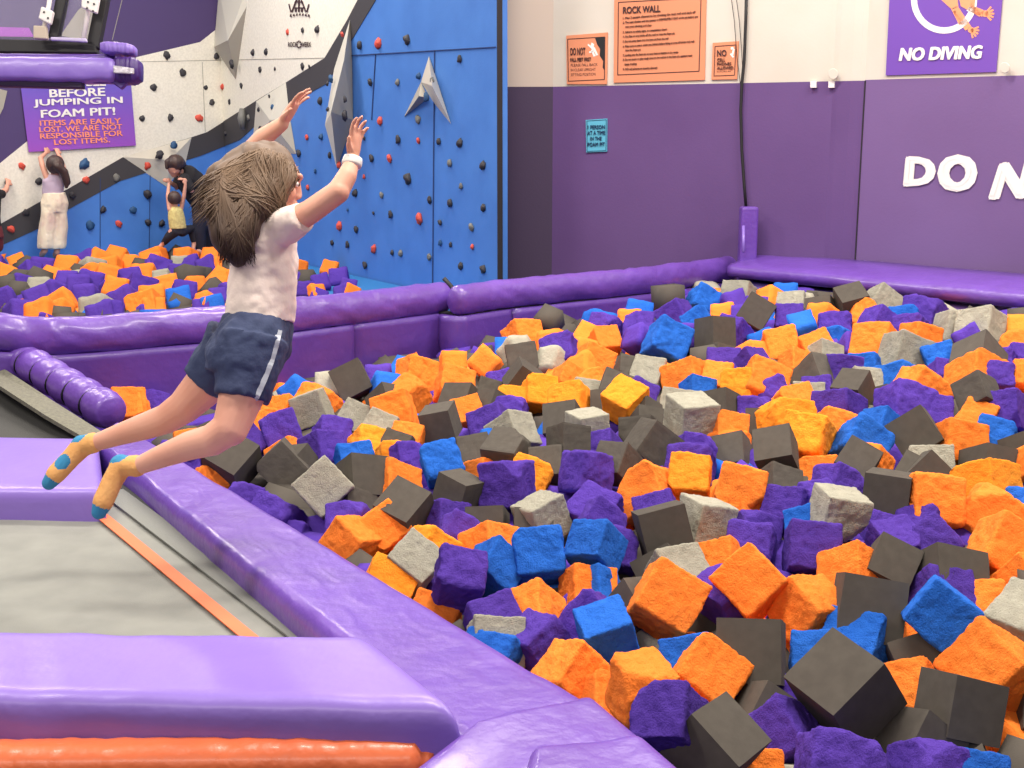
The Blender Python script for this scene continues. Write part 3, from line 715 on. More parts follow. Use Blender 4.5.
# upright padded panels under the rolls
def divpanel(pts, label, seed):
    P = [Vector(p) for p in pts]; n = len(P); rows = 14; vs = []
    for j in range(rows + 1):
        for i in range(n):
            t = j / rows; z = P[i].z - .2 - t * .55
            d = (P[min(i + 1, n - 1)] - P[max(i - 1, 0)]).normalized(); s = Vector((d.y, -d.x, 0)); s = s if s.y < 0 else -s
            e = min(i, n - 1 - i) * .03
            b = .03 * (1 - math.exp(-e / .012)) + noise.noise(Vector((i * .05 + j * .05, j * .12, seed))) * .02
            vs.append(Vector((P[i].x, P[i].y, z)) + s * (b + .03 + .02 * (1 - t)))
    fs = [(j * n + i, (j + 1) * n + i, (j + 1) * n + i + 1, j * n + i + 1) for j in range(rows) for i in range(n - 1)]
    # back and top closure
    k = len(vs)
    for j in (0, rows):
        for i in range(n):
            d = (P[min(i + 1, n - 1)] - P[max(i - 1, 0)]).normalized(); s = Vector((d.y, -d.x, 0)); s = s if s.y < 0 else -s
            vs.append(Vector((P[i].x, P[i].y, P[i].z - .2 - j / rows * .55)) - s * .04)
    fs += [(i, i + 1, k + i + 1, k + i) for i in range(n - 1)] + [(k + i, k + i + 1, k + n + i + 1, k + n + i) for i in range(n - 1)]
    return tag(fixn(obj('divider_padding', vs, fs, M_vinyl_shade, None, True)), label, 'padding', 'upright padded panels under the divider rolls')
def px_of(P):
    v = P - CAM; d = v.dot(FWD); return 512 + F * v.dot(RT) / d
cut = [i for i, p in enumerate(SA) if px_of(p) < 352]; k1 = cut[-1]
divpanel(SA[:k1 + 1], 'purple upright panel of the divider behind the girl\'s legs', 1)
kb = [i for i, p in enumerate(SB) if px_of(p) < 512][-1]
divpanel(SA[k1:] + SB[:kb], 'purple upright panel of the divider below the gap in the rolls', 2)
divpanel(SB[kb - 1:], 'purple upright panel of the divider nearest the corner post', 3)
# carcass of the divider
mb = MB(); line = SA + SB
for a, b in zip(line[::6], line[6::6] + [line[-1]]):
    if (b - a).length < .01: continue
    d = (b - a).normalized(); s = Vector((-d.y, d.x, 0)) * .035
    mb.prism([a + s - Vector((0, 0, .19)), b + s - Vector((0, 0, .19)), b - s - Vector((0, 0, .19)), a - s - Vector((0, 0, .19))], (0, 0, -1.1))
o = fixn(mb.build('divider_wall', M_blackcloth)); tag(o, kind='structure')

# ================= padding along the right wall
R0 = onz(757, 254.5, -.97); R1d = (onz(1024, 278.5, -.97) - R0).normalized(); R1d.z = 0
nR = Vector((-R1d.y, R1d.x, 0)); nR = nR if nR.y < 0 else -nR
def ledge(name, prof, L, seed, label, m, start=0.0):
    n = int(L / .05); vs = []
    for i in range(n + 1):
        for (o_, z) in prof:
            w = noise.noise(Vector((i * .05 * 2.2, o_ * 5, z * 5 + seed))) * .014
            vs.append(R0 + R1d * (start + i * .05) + nR * (o_ + w) + Vector((0, 0, z + w * .6)))
    k = len(prof)
    fs = [(i * k + j, i * k + (j + 1) % k, (i + 1) * k + (j + 1) % k, (i + 1) * k + j) for i in range(n) for j in range(k)]
    fs += [tuple(range(k)), tuple(n * k + j for j in range(k - 1, -1, -1))]
    return tag(fixn(obj(name, vs, fs, m, None, True)), label, 'padding')

ledge('ledge_pad', [(-.25, .0), (0, 0), (.12, -.012), (.26, -.035), (.34, -.05), (.37, -.07), (.375, -.11), (.36, -.145), (.33, -.155), (-.25, -.155)], 5.2, 4, 'long purple ledge pad along the right wall above the foam', M_vinyl)
ledge('wall_pad', [(.1, -.19), (.25, -.19), (.29, -.2), (.31, -.24), (.31, -.6), (.29, -.7), (.1, -.7)], 5.2, 9, 'upright purple pad under the ledge along the right wall', M_vinyl_sheen, .05)
# padded corner post
mb = MB(); cp = W1.hit(751, 240) ; base = onz(751, 262, -1.03)
for (x0, x1, y0, y1, o_) in ((742, 759, 207, 256, 0),):
    pa = at(x0, y0, 9.6); pb = at(x1, y0, 9.6); zt = at(750, y0, 9.6).z; z0 = at(750, 262, 9.6).z
    c = (pa + pb) / 2; mb.box(Vector((c.x, c.y + .06, (zt + z0) / 2 - .2)), (.068, 0, 0), (0, .06, 0), (0, 0, (zt - z0) / 2 + .2))
o = bevel(fixn(mb.build('corner_post', M_vinyl)), .02, 3); tag(o, 'short purple padded post standing where the divider meets the right wall', 'post')
mb = MB(); mb.tube([at(743.5, 226, 9.55), at(743.5, 252, 9.5)], .012, 8); mb.build('post_piping', M_vinyl_sheen, o, smooth=True)

# ================= basketball backboard hanging at upper left
BD = 6.0
def bb(px, py, d=BD): return at(px, py, d)
B = empty('basketball_backboard', bb(50, 45), 'basketball backboard with black frame and purple padded lower edge, hanging at upper left', 'backboard')
def bar(name, q, m, th=.04, d=BD, bev=.006, parent=B):
    mb = MB(); mb.prism([bb(x, y, d) for x, y in q], FWD * th); o = fixn(mb.build(name, m, parent)); bevel(o, bev); return o
bar('frame_rail', [(-80, 37), (95, 41), (97, 53), (-80, 51)], M_black, .05)
bar('frame_post', [(101, -30), (113, -30), (98, 48), (86, 44)], M_black, .05)
bar('frame_post', [(61, -30), (72, -30), (57.5, 38), (47.5, 37)], M_black, .05)
gl = bpy.data.materials.new('clear_acrylic'); gl.use_nodes = True; nt = gl.node_tree; pb_ = nt.nodes['Principled BSDF']; pb_.inputs['Alpha'].default_value = .1; pb_.inputs['Roughness'].default_value = .08; pb_.inputs['Base Color'].default_value = (.75, .75, .85, 1)
bar('clear_panel', [(-80, -30), (102, -30), (88, 40), (-80, 37)], gl, .01, BD + .03, .001)
mb = MB(); mb.tube([bb(52, -25, 5.97), bb(49, 5, 5.97), bb(44, 28, 5.97)], .011, 10); mb.build('support_tube', M_white, B, smooth=True)
mb = MB(); mb.tube([bb(92, -25, 5.97), bb(89, 5, 5.97), bb(83.5, 38, 5.97)], .011, 10); mb.build('support_tube', M_white, B, smooth=True)
bar('bracket', [(41, 6), (53, 11), (50, 24), (38, 18)], M_white, .03, 5.93)
bar('bracket', [(33, 25), (46, 26), (47, 39), (33, 38)], mat('bracket_beige', (190, 176, 158), .6), .03, 5.93)
bar('bracket', [(82, -12), (100, -8), (96, 13), (81, 7)], M_white, .03, 5.93)
for x, y in ((88, 2), (94, 4), (87, 8), (93, 11), (44, 12), (48, 18)):
    mb = MB(); mb.tube([bb(x, y, 5.925), bb(x, y, 5.94)], .005, 8); mb.build('bolt', M_black, B)
bar('pale_rail', [(50, 36.5), (86, 38), (87, 42), (50, 40)], mat('pale_lilac', (190, 180, 214), .5), .02, 5.95)
# padding
def softbar(name, x0, x1, y0, y1, d, depth, m, seed, slope=0):
    n = 50; seg = 16; vs = []
    for i in range(n + 1):
        t = i / n; x = x0 + (x1 - x0) * t; yc = (y0 + y1) / 2 + slope * t; c = bb(x, yc, d); h = (y1 - y0) / 2 * d / F
        e = min(t, 1 - t) * (x1 - x0) * d / F; sh = 1 - .25 * max(0, 1 - e / .03)
        for k in range(seg):
            a = 2 * math.pi * k / seg; ca, sa = math.cos(a), math.sin(a)
            f = lambda v: math.copysign(abs(v) ** .45, v)
            w = 1 + .07 * noise.noise(Vector((i * .25, a, seed)))
            vs.append(c + UP * (f(sa) * h * sh * w) + FWD * (f(ca) * depth * sh * w + depth))
    fs = [(i * seg + k, i * seg + (k + 1) % seg, (i + 1) * seg + (k + 1) % seg, (i + 1) * seg + k) for i in range(n) for k in range(seg)]
    fs += [tuple(range(seg)), tuple(n * seg + k for k in range(seg))]
    return fixn(obj(name, vs, fs, m, B, True))
softbar('upper_pad', -80, 114, 51.5, 60, 5.95, .05, M_vinyl_shade, 1, 2)
softbar('lower_pad', -80, 114, 54, 78, 5.85, .06, M_vinyl_sheen, 2, 2)
softbar('end_pad', 110, 137, 55, 81, 5.86, .06, mat('plum_vinyl', (66, 36, 112), .4, .4, 30), 3)
softbar('corner_pad', 99, 132, 39.5, 51, 5.87, .05, M_vinyl_sheen, 4, 3)
bar('pad_skirt', [(-80, 76), (82, 79), (83, 88), (40, 87), (-80, 84)], mat('dark_plum', (54, 34, 74), .5), .04, 5.9)
bar('pad_skirt', [(84, 79), (130, 80), (121, 89), (112, 83), (84, 82)], M_vinyl_shade, .03, 5.9)
bar('tape_strip', [(113, 65), (134, 68), (134, 74), (113, 73)], mat('silver_tape', (188, 184, 192), .3, metal=.5, bump=.6, scale=60), .01, 5.83)
import re
# ================= foam cubes
def foam_mat(name, c1, c2, rough_look=True, bump=.6):
    m = bpy.data.materials.new(name); m.use_nodes = True; nt = m.node_tree; b = nt.nodes['Principled BSDF']
    b.inputs['Roughness'].default_value = .92; b.inputs['Specular IOR Level'].default_value = .15
    tc = nt.nodes.new('ShaderNodeTexCoord'); oi = nt.nodes.new('ShaderNodeObjectInfo')
    n1 = nt.nodes.new('ShaderNodeTexNoise'); n1.inputs['Scale'].default_value = 5; n1.inputs['Detail'].default_value = 6
    vo = nt.nodes.new('ShaderNodeVectorMath'); vo.operation = 'ADD'
    nt.links.new(tc.outputs['Object'], vo.inputs[0]); nt.links.new(oi.outputs['Random'], vo.inputs[1]); nt.links.new(vo.outputs[0], n1.inputs['Vector'])
    r = nt.nodes.new('ShaderNodeValToRGB'); r.color_ramp.elements[0].position = .3; r.color_ramp.elements[1].position = .7
    r.color_ramp.elements[0].color = srgb(c1); r.color_ramp.elements[1].color = srgb(c2)
    nt.links.new(n1.outputs['Fac'], r.inputs['Fac'])
    hsv = nt.nodes.new('ShaderNodeHueSaturation'); mr = nt.nodes.new('ShaderNodeMapRange'); mr.inputs[3].default_value = .88; mr.inputs[4].default_value = 1.12
    nt.links.new(oi.outputs['Random'], mr.inputs[0]); nt.links.new(mr.outputs[0], hsv.inputs['Value']); nt.links.new(r.outputs['Color'], hsv.inputs['Color']); nt.links.new(hsv.outputs['Color'], b.inputs['Base Color'])
    n2 = nt.nodes.new('ShaderNodeTexNoise'); n2.inputs['Scale'].default_value = 26 if rough_look else 140; n2.inputs['Detail'].default_value = 6; n2.inputs['Roughness'].default_value = .65
    nt.links.new(vo.outputs[0], n2.inputs['Vector'])
    bp = nt.nodes.new('ShaderNodeBump'); bp.inputs['Strength'].default_value = bump; bp.inputs['Distance'].default_value = .018 if rough_look else .002
    nt.links.new(n2.outputs['Fac'], bp.inputs['Height']); nt.links.new(bp.outputs['Normal'], b.inputs['Normal'])
    return m
FM = dict(O=foam_mat('foam_orange', (250, 128, 46), (255, 140, 56)), Y=foam_mat('foam_amber', (255, 148, 40), (255, 158, 50)),
          P=foam_mat('foam_purple', (78, 52, 148), (88, 60, 162)), B=foam_mat('foam_blue', (34, 94, 188), (42, 106, 202)),
          G=foam_mat('foam_charcoal', (80, 75, 69), (87, 82, 75), False, .35), L=foam_mat('foam_light_grey', (152, 149, 134), (168, 164, 148), True, .6))
def cube_mesh(n, rad, amp, seed, chips=0, fine=0.0, skew=.0):
    vs = []; fs = []; idx = {}
    rs = random.Random(seed)
    cuts = []
    for c in range(chips):
        d = Vector((rs.choice((-1, 1)), rs.choice((-1, 1)), rs.choice((-1, 1, 0)))); d.normalize()
        cuts.append((d, rs.uniform(.54, .64) if abs(d.z) > .1 else rs.uniform(.55, .62)))
    sk = [rs.uniform(-skew, skew) for _ in range(6)]
    def put(p):
        k = (round(p[0] * n), round(p[1] * n), round(p[2] * n))
        if k in idx: return idx[k]
        v = Vector(p) - Vector((.5, .5, .5))
        lim = .5 - rad; q = Vector([max(-lim, min(lim, c)) for c in v]); d = v - q
        if d.length > 1e-6:
            d.normalize(); w = q + d * rad
        else: w = v.copy(); d = v.normalized()
        ax = max(range(3), key=lambda i: abs(v[i])); nrm = Vector((0, 0, 0)); nrm[ax] = math.copysign(1, v[ax])
        if d.length < .5 or (abs(v[ax]) > .49 and sum(abs(c) > lim for c in v) == 1): d = nrm
        if amp:
            o = Vector((seed * 3.1, seed * 1.7, 0))
            a = noise.noise(v * 2.3 + o) * amp + noise.noise(v * 6 + o) * amp * .4
            t = noise.noise(v * 11 + o); a += -fine * max(0, t) * 1.6 + noise.noise(v * 24 + o) * fine * .5
            w = w + d * a
        for cd, cl in cuts:
            e = w.dot(cd) - cl + noise.noise(v * 5 + Vector((seed, 0, 0))) * .05
            if e > 0: w = w - cd * e * .92
        w = Vector((w.x * (1 + sk[0] * w.y) , w.y * (1 + sk[1] * w.z), w.z * (1 + sk[2] * w.x)))
        idx[k] = len(vs); vs.append(w); return idx[k]
    for ax in range(3):
        for side in (0, 1):
            for i in range(n):
                for j in range(n):
                    def pt(a, b):
                        p = [0, 0, 0]; p[ax] = side; p[(ax + 1) % 3] = a / n; p[(ax + 2) % 3] = b / n; return p
                    f = (put(pt(i, j)), put(pt(i + 1, j)), put(pt(i + 1, j + 1)), put(pt(i, j + 1)))
                    fs.append(f if side else f[::-1])
    return vs, fs
CM = {}
def get_mesh(col, var):
    if (col, var) in CM: return CM[(col, var)]
    if col == 'G': n, rad, amp, ch, fi = (6, .012, 0.006, 0, 0) if var < 3 else (14, .03, .02, 1, .004)
    elif col == 'L': n, rad, amp, ch, fi = 24, .03, .025, (var % 3 == 2), .02
    else: n, rad, amp, ch, fi = 28, (.05, .07, .045, .09, .06, .08)[var % 6], (.035, .05, .03, .06, .045, .05)[var % 6], (0, 1, 1, 2, 1, 0)[var % 6], .022
    vs, fs = cube_mesh(n, rad, amp, hash_(col) + var * 7 + 1, ch, fi, .06 if col != 'G' else .02)
    me = bpy.data.meshes.new('foam_cube'); me.from_pydata([tuple(v) for v in vs], [], fs); me.materials.append(FM[col])
    me.polygons.foreach_set('use_smooth', [col != 'G'] * len(fs)); me.update()
    CM[(col, var)] = me; return me
def hash_(c): return 'OYPBGL'.index(c) * 13

# height of the foam in the near pit, from a least-squares plane (x, y, z below eye)
_pts = [(.95, 3.4, -1.46), (-.05, 4.6, -1.36), (-.9, 7.1, -1.42), (1.0, 8.9, -1.14), (2.6, 8.2, -1.08), (2.3, 5.5, -1.18), (.75, 7.0, -1.14), (2.0, 4.0, -1.35), (-.8, 5.2, -1.42)]
_A = np.array([[1, p[0], p[1], p[0] * p[1]] for p in _pts]); _c = np.linalg.lstsq(_A, np.array([p[2] for p in _pts]), rcond=None)[0]
def zsurf(x, y): return float(_c @ np.array([1, x, y, x * y]))
def surf_depth(px, py, left=False):
    r = ray(px, py); lo, hi = 2.0, 16.0
    for k in range(280):
        d = 2.0 + k * .05; p = r * d
        z = -1.42 if left else zsurf(p.x, p.y)
        if p.z < z: return d
    return 16
items = []     # dict(col, cx, cy, s, R, D)
rnd = random.Random(5)
def frame_at(px, py):
    d = ray(px, py).normalized(); x = (RT - d * d.dot(RT)).normalized(); y = d.cross(x); 
    if y.dot(UP) > 0: y = -y
    return x, y, d
def add_Y(col, P, A, B, Cc, lift=0, left=False):
    P, A, B, Cc = [np.array(v, float) for v in (P, A, B, Cc)]
    M = np.stack([A - P, B - P, Cc - P], 1)
    U, S, Vt = np.linalg.svd(M, full_matrices=False)
    R2 = U @ Vt; s = float(S.mean())
    z = np.cross(R2[0], R2[1]); 
    if z.sum() < 0: z = -z
    R3 = np.stack([R2[0], R2[1], z])
    c = P + s * R3[:2].sum(1) / 2
    finish(col, c[0], c[1], s, R3, lift, left, True)
def add_S(col, x, y, w, roll, lift=0, left=False):
    yaw = math.radians(rnd.uniform(-42, 42)); pit = math.radians(rnd.uniform(12, 34)); ro = math.radians(roll)
    Ry = np.array([[math.cos(yaw), 0, math.sin(yaw)], [0, 1, 0], [-math.sin(yaw), 0, math.cos(yaw)]])
    Rx = np.array([[1, 0, 0], [0, math.cos(pit), math.sin(pit)], [0, -math.sin(pit), math.cos(pit)]])
    Rz = np.array([[math.cos(ro), -math.sin(ro), 0], [math.sin(ro), math.cos(ro), 0], [0, 0, 1]])
    R = Rz @ Rx @ Ry
    finish(col, x, y, w / 1.1, R, lift, left)
def finish(col, cx, cy, s, R, lift, left, yk=False):
    D = surf_depth(cx, cy, left)
    exp = .2 * F / D
    s = max(.72 * exp, min(1.45 * exp, s))
    D -= lift * .09
    size = s * D / F * dict(G=1.0, L=1.07).get(col, 1.05)
    items.append(dict(kind='Y' if yk else 'S', col=col, cx=cx, cy=cy, s=s, D=D, size=size, R=R, left=left, lift=lift))
def tile(ox, oy, sc, txt, left=False):
    for ln in txt.strip().replace('\n', ';').split(';'):
        t = ln.split()
        if not t: continue
        lift = 0
        if t[-1][0] in '^v':
            n = float(t[-1][1:] or 1); lift = n if t[-1][0] == '^' else -n; t = t[:-1]
        v = [float(q) for q in t[1:]]
        if len(v) == 8:
            q = [(ox + v[2 * i] / sc, oy + v[2 * i + 1] / sc) for i in range(4)]; add_Y(t[0], *q, lift=lift, left=left)
        else:
            if len(v) == 3: v.append(rnd.uniform(-18, 18))
            add_S(t[0], ox + v[0] / sc, oy + v[1] / sc, v[2] / sc, v[3], lift, left)
tile(180, 340, 4, '''G 650 245 597 135 775 180 665 262;L 585 165 100 0 v1;B 870 110 110 30 v1;B 445 190 110 -30;O 565 225 150 30 v0;L 590 318 480 350 540 203 615 305
O 390 265 130 10;O 325 310 120 20;P 400 345 150 -20;P 290 385 150 45 v1;P 575 410 150 -10;P 620 350 140 0 v1;L 700 290 120 30;L 800 330 120 30 v1
O 865 260 160 -15 ^1;O 940 200 130 45;O 960 115 140 10;G 800 220 130 -20;B 810 170 100 0 v1;P 785 135 90 0 v2;Y 750 395 145 0;O 920 375 110 20;G 870 410 110 30 v1
Y 820 445 100 0;P 910 450 110 -10;B 690 460 150 -15 v1;G 685 450 845 455 688 600 605 505;O 885 545 185 0;B 765 600 160 0 v1;G 905 730 770 655 1000 610 935 830
L 568 700 450 600 708 590 578 718 ^1;G 512 515 425 437 367 640 530 495;G 215 540 75 470 325 430 235 620;O 405 440 110 -20 v1;O 130 560 150 25;P 265 620 120 20
P 410 690 200 30;P 660 700 110 0 v1;G 740 640 120 0 v2;P 40 480 90 v1;P 60 420 110 v1;G 500 470 120 40 v1
P 160 400 120 v1;O 20 400 100 v1;G 110 380 110 v1;P 480 780 200 20 v1''')
tile(0, 330, 6.4, '''O 540 360 270 5;O 815 470 230 -5 ^1;G 900 360 250 -15 v1;P 1010 480 160 v1;P 700 560 160 v1;O 900 560 160 v2''')
tile(400, 290, 4, '''G 605 140 530 118 660 85 610 190;B 765 110 110 10;P 825 130 115 20 ^1;O 900 105 80 0 v1;P 950 130 125 5;B 960 75 110 10;P 938 195 105 15
O 490 160 135 -15;O 585 190 110 0 v1;P 645 220 150 -5 ^1;O 735 170 105 30;O 735 225 90 0 v1;O 830 190 115 -20;O 800 260 135 20;O 735 290 100 0 v1;L 445 225 110 -30 v1
B 400 225 90 0 v2;G 490 255 135 -10;G 490 303 478 262 580 362 415 400 ^1;O 340 352 252 282 400 292 352 372;O 215 275 105 0;O 210 355 145 10;G 225 420 145 20;G 355 390 110 15 v1
G 355 440 130 20;P 390 360 70 0 v2;O 265 480 90 -20 v1;P 335 515 160 -10;P 455 465 90 0 v1;Y 450 425 105 0;Y 550 405 135 0;Y 680 415 150 0 ^1;O 665 335 120 25;O 765 350 60 0 v1
L 600 275 80 20 v1;L 765 400 70 0 v2;G 840 375 150 18;G 795 450 90 0 v1;G 900 310 145 5;L 995 320 130 20;P 990 400 125 20;Y 890 430 150 45 ^1;G 1000 475 80 0 v1
G 190 482 62 505 222 440 225 590 ^1;G 280 620 110 -10 v1;B 385 590 140 -35;L 480 540 150 -20;G 630 495 150 0 v1;G 655 528 575 542 782 548 658 640 ^1;L 725 520 660 495 845 500 725 620
G 920 545 150 0 v1;G 1030 520 965 500 950 645 1140 613;P 820 610 90 0 v1;B 760 635 90 0 v1;G 912 612 795 618 968 662 850 725;G 595 680 130 0 v1;G 455 655 312 652 527 557 470 760
L 305 690 90 0 v2;O 305 720 70 0 v2;Y 550 725 175 20 v1''')
tile(300, 440, 4, '''B 520 155 485 35 668 100 515 205;G 660 188 560 130 735 180 640 300;P 875 92 712 97 940 85 880 268;L 980 280 160 60;G 760 310 170 0 v1;G 890 320 140 0 v1
P 575 290 80 0 v1;P 630 345 155 20;O 240 405 105 298 332 428 203 478;O 330 440 205 315 430 385 340 470 v1;L 480 555 345 440 532 492 470 610;Y 545 410 185 25
Y 370 535 205 20;O 560 680 170 25 v1;P 735 600 530 580 762 460 700 680 ^1;B 800 505 185 30;O 750 395 195 -5;P 770 690 195 -25;P 790 745 150 0 v1;L 800 770 180 0
G 250 240 130 v1;B 900 560 120 v2''')
tile(500, 440, 4, '''B 72 532 50 370 268 515 75 590;P 332 40 240 38 462 75 330 195;O 565 170 215 -15;P 370 250 185 40;P 420 290 160 30 ^1;P 610 265 170 -10;G 738 256 502 312 772 388 700 245 ^1
L 655 60 120 0 v1;P 785 70 190 5;P 660 100 60 0 v2;Y 672 190 692 78 862 195 668 245;L 735 500 200 -25;G 600 490 150 -25 v1;O 875 465 115 0 v1;B 385 458 262 465 435 308 450 545 ^1
P 500 430 150 0 v1;O 315 560 135 0 v1;B 415 570 120 0 v1;O 155 645 205 3;P 340 670 175 -45;G 510 620 160 -30;O 675 630 250 30 ^1;P 870 640 160 50 v1
L 280 755 120 0 v1;P 160 770 120 45;P 300 350 100 v2;G 480 560 120 v2''')
tile(0, 0, 1, '''O 746 616 715 585 792 575 752 624 ^1;G 848 573 838 571 908 588 840 636''')
tile(640, 230, 4, '''G 82 232 40 225 182 218 85 330;B 255 265 115 20;L 395 240 120 10;P 375 270 90 -20;G 485 402 390 335 540 300 480 418 ^1;P 400 395 120 30;P 390 330 80 0 v1
O 325 325 80 0 v1;P 135 320 125 -25;O 50 405 60 0 v2;B 220 345 115 -30;B 110 440 155 20 ^1;P 200 425 100 0 v1;G 292 342 218 352 380 355 300 460 ^1;G 240 500 110 0 v1
G 330 490 120 0 v1;P 330 520 140 0 v1;P 430 510 90 -30;O 520 260 75 10 v1;B 585 245 100 0 v2;L 605 285 115 5 v1;P 585 335 115 0;B 612 400 590 352 718 372 620 460
O 560 440 140 -15;O 460 480 110 -20 v1;O 695 450 130 -30;O 612 515 70 0 v1;G 720 300 115 -3 v1;G 812 292 770 238 927 262 815 370;L 975 265 120 30;O 718 322 80 10
O 880 320 120 -30 v1;P 780 365 135 -3;P 945 350 130 25;B 790 420 120 0 v1;P 825 450 90 0 v1;O 915 425 165 10 ^1;L 745 485 90 0 v1;G 690 560 175 -20;P 800 500 740 492 912 528 810 580
B 925 525 100 0 v1;O 160 565 165 -10;O 300 570 125 15;Y 385 600 135 0;O 500 575 175 15 ^1;B 235 625 100 0 v1;G 342 628 222 642 415 655 345 720 v1;P 535 625 130 -30 v1;P 440 700 110 0 v1
O 620 670 155 -25 v1;Y 560 730 200 -5;O 5 695 70 0 v1;G 870 640 750 632 925 568 900 720;P 800 690 175 5;L 705 650 80 0 v1;P 715 625 70 0 v2;G 940 665 110 0 v1;B 470 430 90 v2;P 480 300 80 v2''')
tile(640, 370, 4, '''L 183 157 105 95 318 152 170 288 ^1;L 120 130 150 10 v1;O 370 210 140 3;G 40 190 110 0 v1;G 450 205 60 0 v2;O 790 200 150 10 v1;Y 685 250 180 15 ^1
G 605 338 601 233 434 367 642 400 ^1;G 375 320 145 -3 v1;G 570 430 150 0 v1;O 365 280 110 0 v2;O 695 390 130 0 v2;G 900 435 745 350 952 370 890 470;O 950 350 110 20 v1
B 890 255 185 30 ^1;B 975 200 130 20 v1;P 800 430 175 15;P 690 500 110 -40;L 768 512 695 450 938 550 735 660 ^1;O 468 578 300 512 490 405 460 592;P 235 295 100 0 v1
L 255 545 170 490 390 572 225 700;O 415 600 110 0 v1;P 570 520 175 15;B 635 595 115 -10;P 500 620 175 10 v1;P 465 670 195 10;P 670 700 210 5;O 320 740 120 0 v1''')
tile(800, 250, 4.571, '''P 580 265 170 10;P 480 245 100 0 v1;B 480 300 140 0 v1;P 500 335 150 0;O 570 375 150 10;L 670 335 155 10;L 840 325 180 5 ^1;G 990 295 110 0 v1;O 990 340 120 0
O 970 410 155 25;P 755 385 110 -30 v1;G 848 358 700 430 942 475 830 470;L 470 445 180 15 ^1;B 625 470 145 -20;B 425 560 165 -5;L 330 580 70 0 v1;O 575 605 215 30 ^1;P 635 545 60 0 v2
O 770 540 225 5 ^1;P 925 565 110 0;P 960 490 60 0 v1;O 1010 565 150 0;G 850 668 820 552 720 745 930 705 ^1;P 475 670 225 5 ^1;P 645 720 150 0 v1;P 960 710 185 0;L 20 230 90 v1;P 150 460 100 v2
P 1000 470 100 v1;G 610 700 100 v2''')
tile(768, 400, 4, '''G 555 245 460 110 700 165 582 266;O 780 140 185 5;O 835 50 130 30 v1;B 925 120 155 20;G 990 170 130 -10;O 1030 230 130 0;G 650 260 150 45;G 560 275 110 30 v1
L 680 240 180 0 v2;G 880 240 215 5 v1;G 1010 330 110 0 v2;Y 885 300 205 -5;O 690 385 215 3;G 395 290 425 268 585 328 380 450;O 880 420 230 40 v1;O 920 550 250 25 ^1;P 680 540 190 -40
P 510 540 180 -35;P 450 510 110 0 v1;G 505 640 175 25;G 740 660 250 0;P 700 735 200 -5 v1;O 310 650 215 0;O 990 680 170 -30;P 890 750 60 0 v2;B 1010 400 100 v2;P 600 480 110 v2''')
tile(520, 576, 4, '''B 272 250 225 175 492 186 290 345;L 0 270 150 0 v1;B -60 295 110 20;O 205 340 235 33;O 300 470 120 0 v1;O 462 432 360 325 640 410 430 590 ^1;P 590 530 235 8 ^3
O 545 620 120 10;G 868 757 662 530 992 682 756 882 ^1;G 950 510 180 30 v1;O 775 365 255 35;O 950 400 120 0 v1;B 635 300 130 -5 v1;O 560 290 60 0 v2;G 1045 178 785 165 1040 420 1070 190
O 0 760 1;P 380 620 120 v2;B 480 240 80 v2'''.replace('O 0 760 1;', ''))
tile(768, 576, 4, '''O 145 110 220 -40;B 385 225 240 20 v1;B 150 300 185 0 v1;B 548 172 700 12 700 300 540 150 ^2;O 880 340 310 -35;O 560 420 235 0 v1;O 565 240 80 0 v2;G 580 300 195 -20 v1
G 258 553 57 398 460 370 350 708 ^1;G 590 620 205 30 v1;G 770 402 632 357 720 640 960 455;G 1030 630 280 8 v1;P 265 700 290 12 ^1;P 60 590 240 -25 v1;P 620 750 290 10;B 860 790 160 0 v1
L 975 130 245 40;G 1010 250 130 0 v1;O 870 80 80 0 v2;O -10 770 160 0 v1;G -150 760 200 v1;P 450 790 200 v1;O 1040 420 200 v1''')
tile(0, 235, 6.4, '''G 90 110 130;O 5 130 90;P 10 175 110;O 95 160 110 -20;G 160 175 110;P 190 210 120;G 130 200 120 0 v1;O 40 235 150 20;G 120 260 130;G 40 300 140;P 140 290 130;G 250 265 150 10;O 330 250 130 35
P 280 185 150;O 420 180 150 15 ^1;O 410 240 90 0 v1;P 540 150 140;G 490 225 110 0 v1;O 640 150 160 20;O 750 120 130 30;O 735 175 120 0 ^1;O 825 170 120 30;L 590 190 140;O 580 220 130;O 690 235 150 10
L 500 255 90 0 v1;P 410 280 140;P 500 300 150;P 600 280 160;O 725 320 150 20 ^1;P 680 330 140 0 v1;P 820 255 140;O 935 235 150 10;G 890 195 100 0 v1;P 900 320 190 10;P 790 390 170;L 240 325 150
G 120 340 120 20;P 40 390 150 -20;P 230 390 170 -20;P 350 345 150;G 200 380 130 0 v1;P 100 470 170;O 255 475 180 0 ^1;O 415 400 160 -30;O 420 450 120 20;P 540 360 150;L 575 440 180 0
B 700 415 120 0 v1;G 400 510 160 10;P 640 490 180;P 740 460 140;G 640 520 130 0 v1;O 900 420 200 -10;O 990 380 170;O 990 450 150;P 290 540 120;P 900 490 120 0 v1;P 1000 190 150;O 940 160 140''', True)
tile(120, 235, 6.4, '''O 250 120 140 -15;P 260 190 160 20;G 340 110 110;O 420 120 130;P 450 165 110 0 v1;L 370 165 110 0 v1;G 440 240 165 5 ^1;G 130 190 90;P 550 180 130;O 590 120 120;O 640 180 130;O 640 270 160 40
G 545 235 120 0 v1;O 495 300 120 -10;L 260 260 110;O 300 310 160;G 580 330 160 40;P 430 340 150;B 370 390 160 -10;O 530 405 120;G 380 440 160 30;B 600 430 150;P 510 445 110 0 v1;P 340 220 120 0 v1
G 710 200 140;O 730 270 140;P 790 220 140;B 800 300 150;P 720 340 150;O 850 260 140;G 900 320 150;L 960 250 130;P 1000 320 150;O 850 380 150;P 960 390 150;G 760 420 150;P 650 380 120''', True)
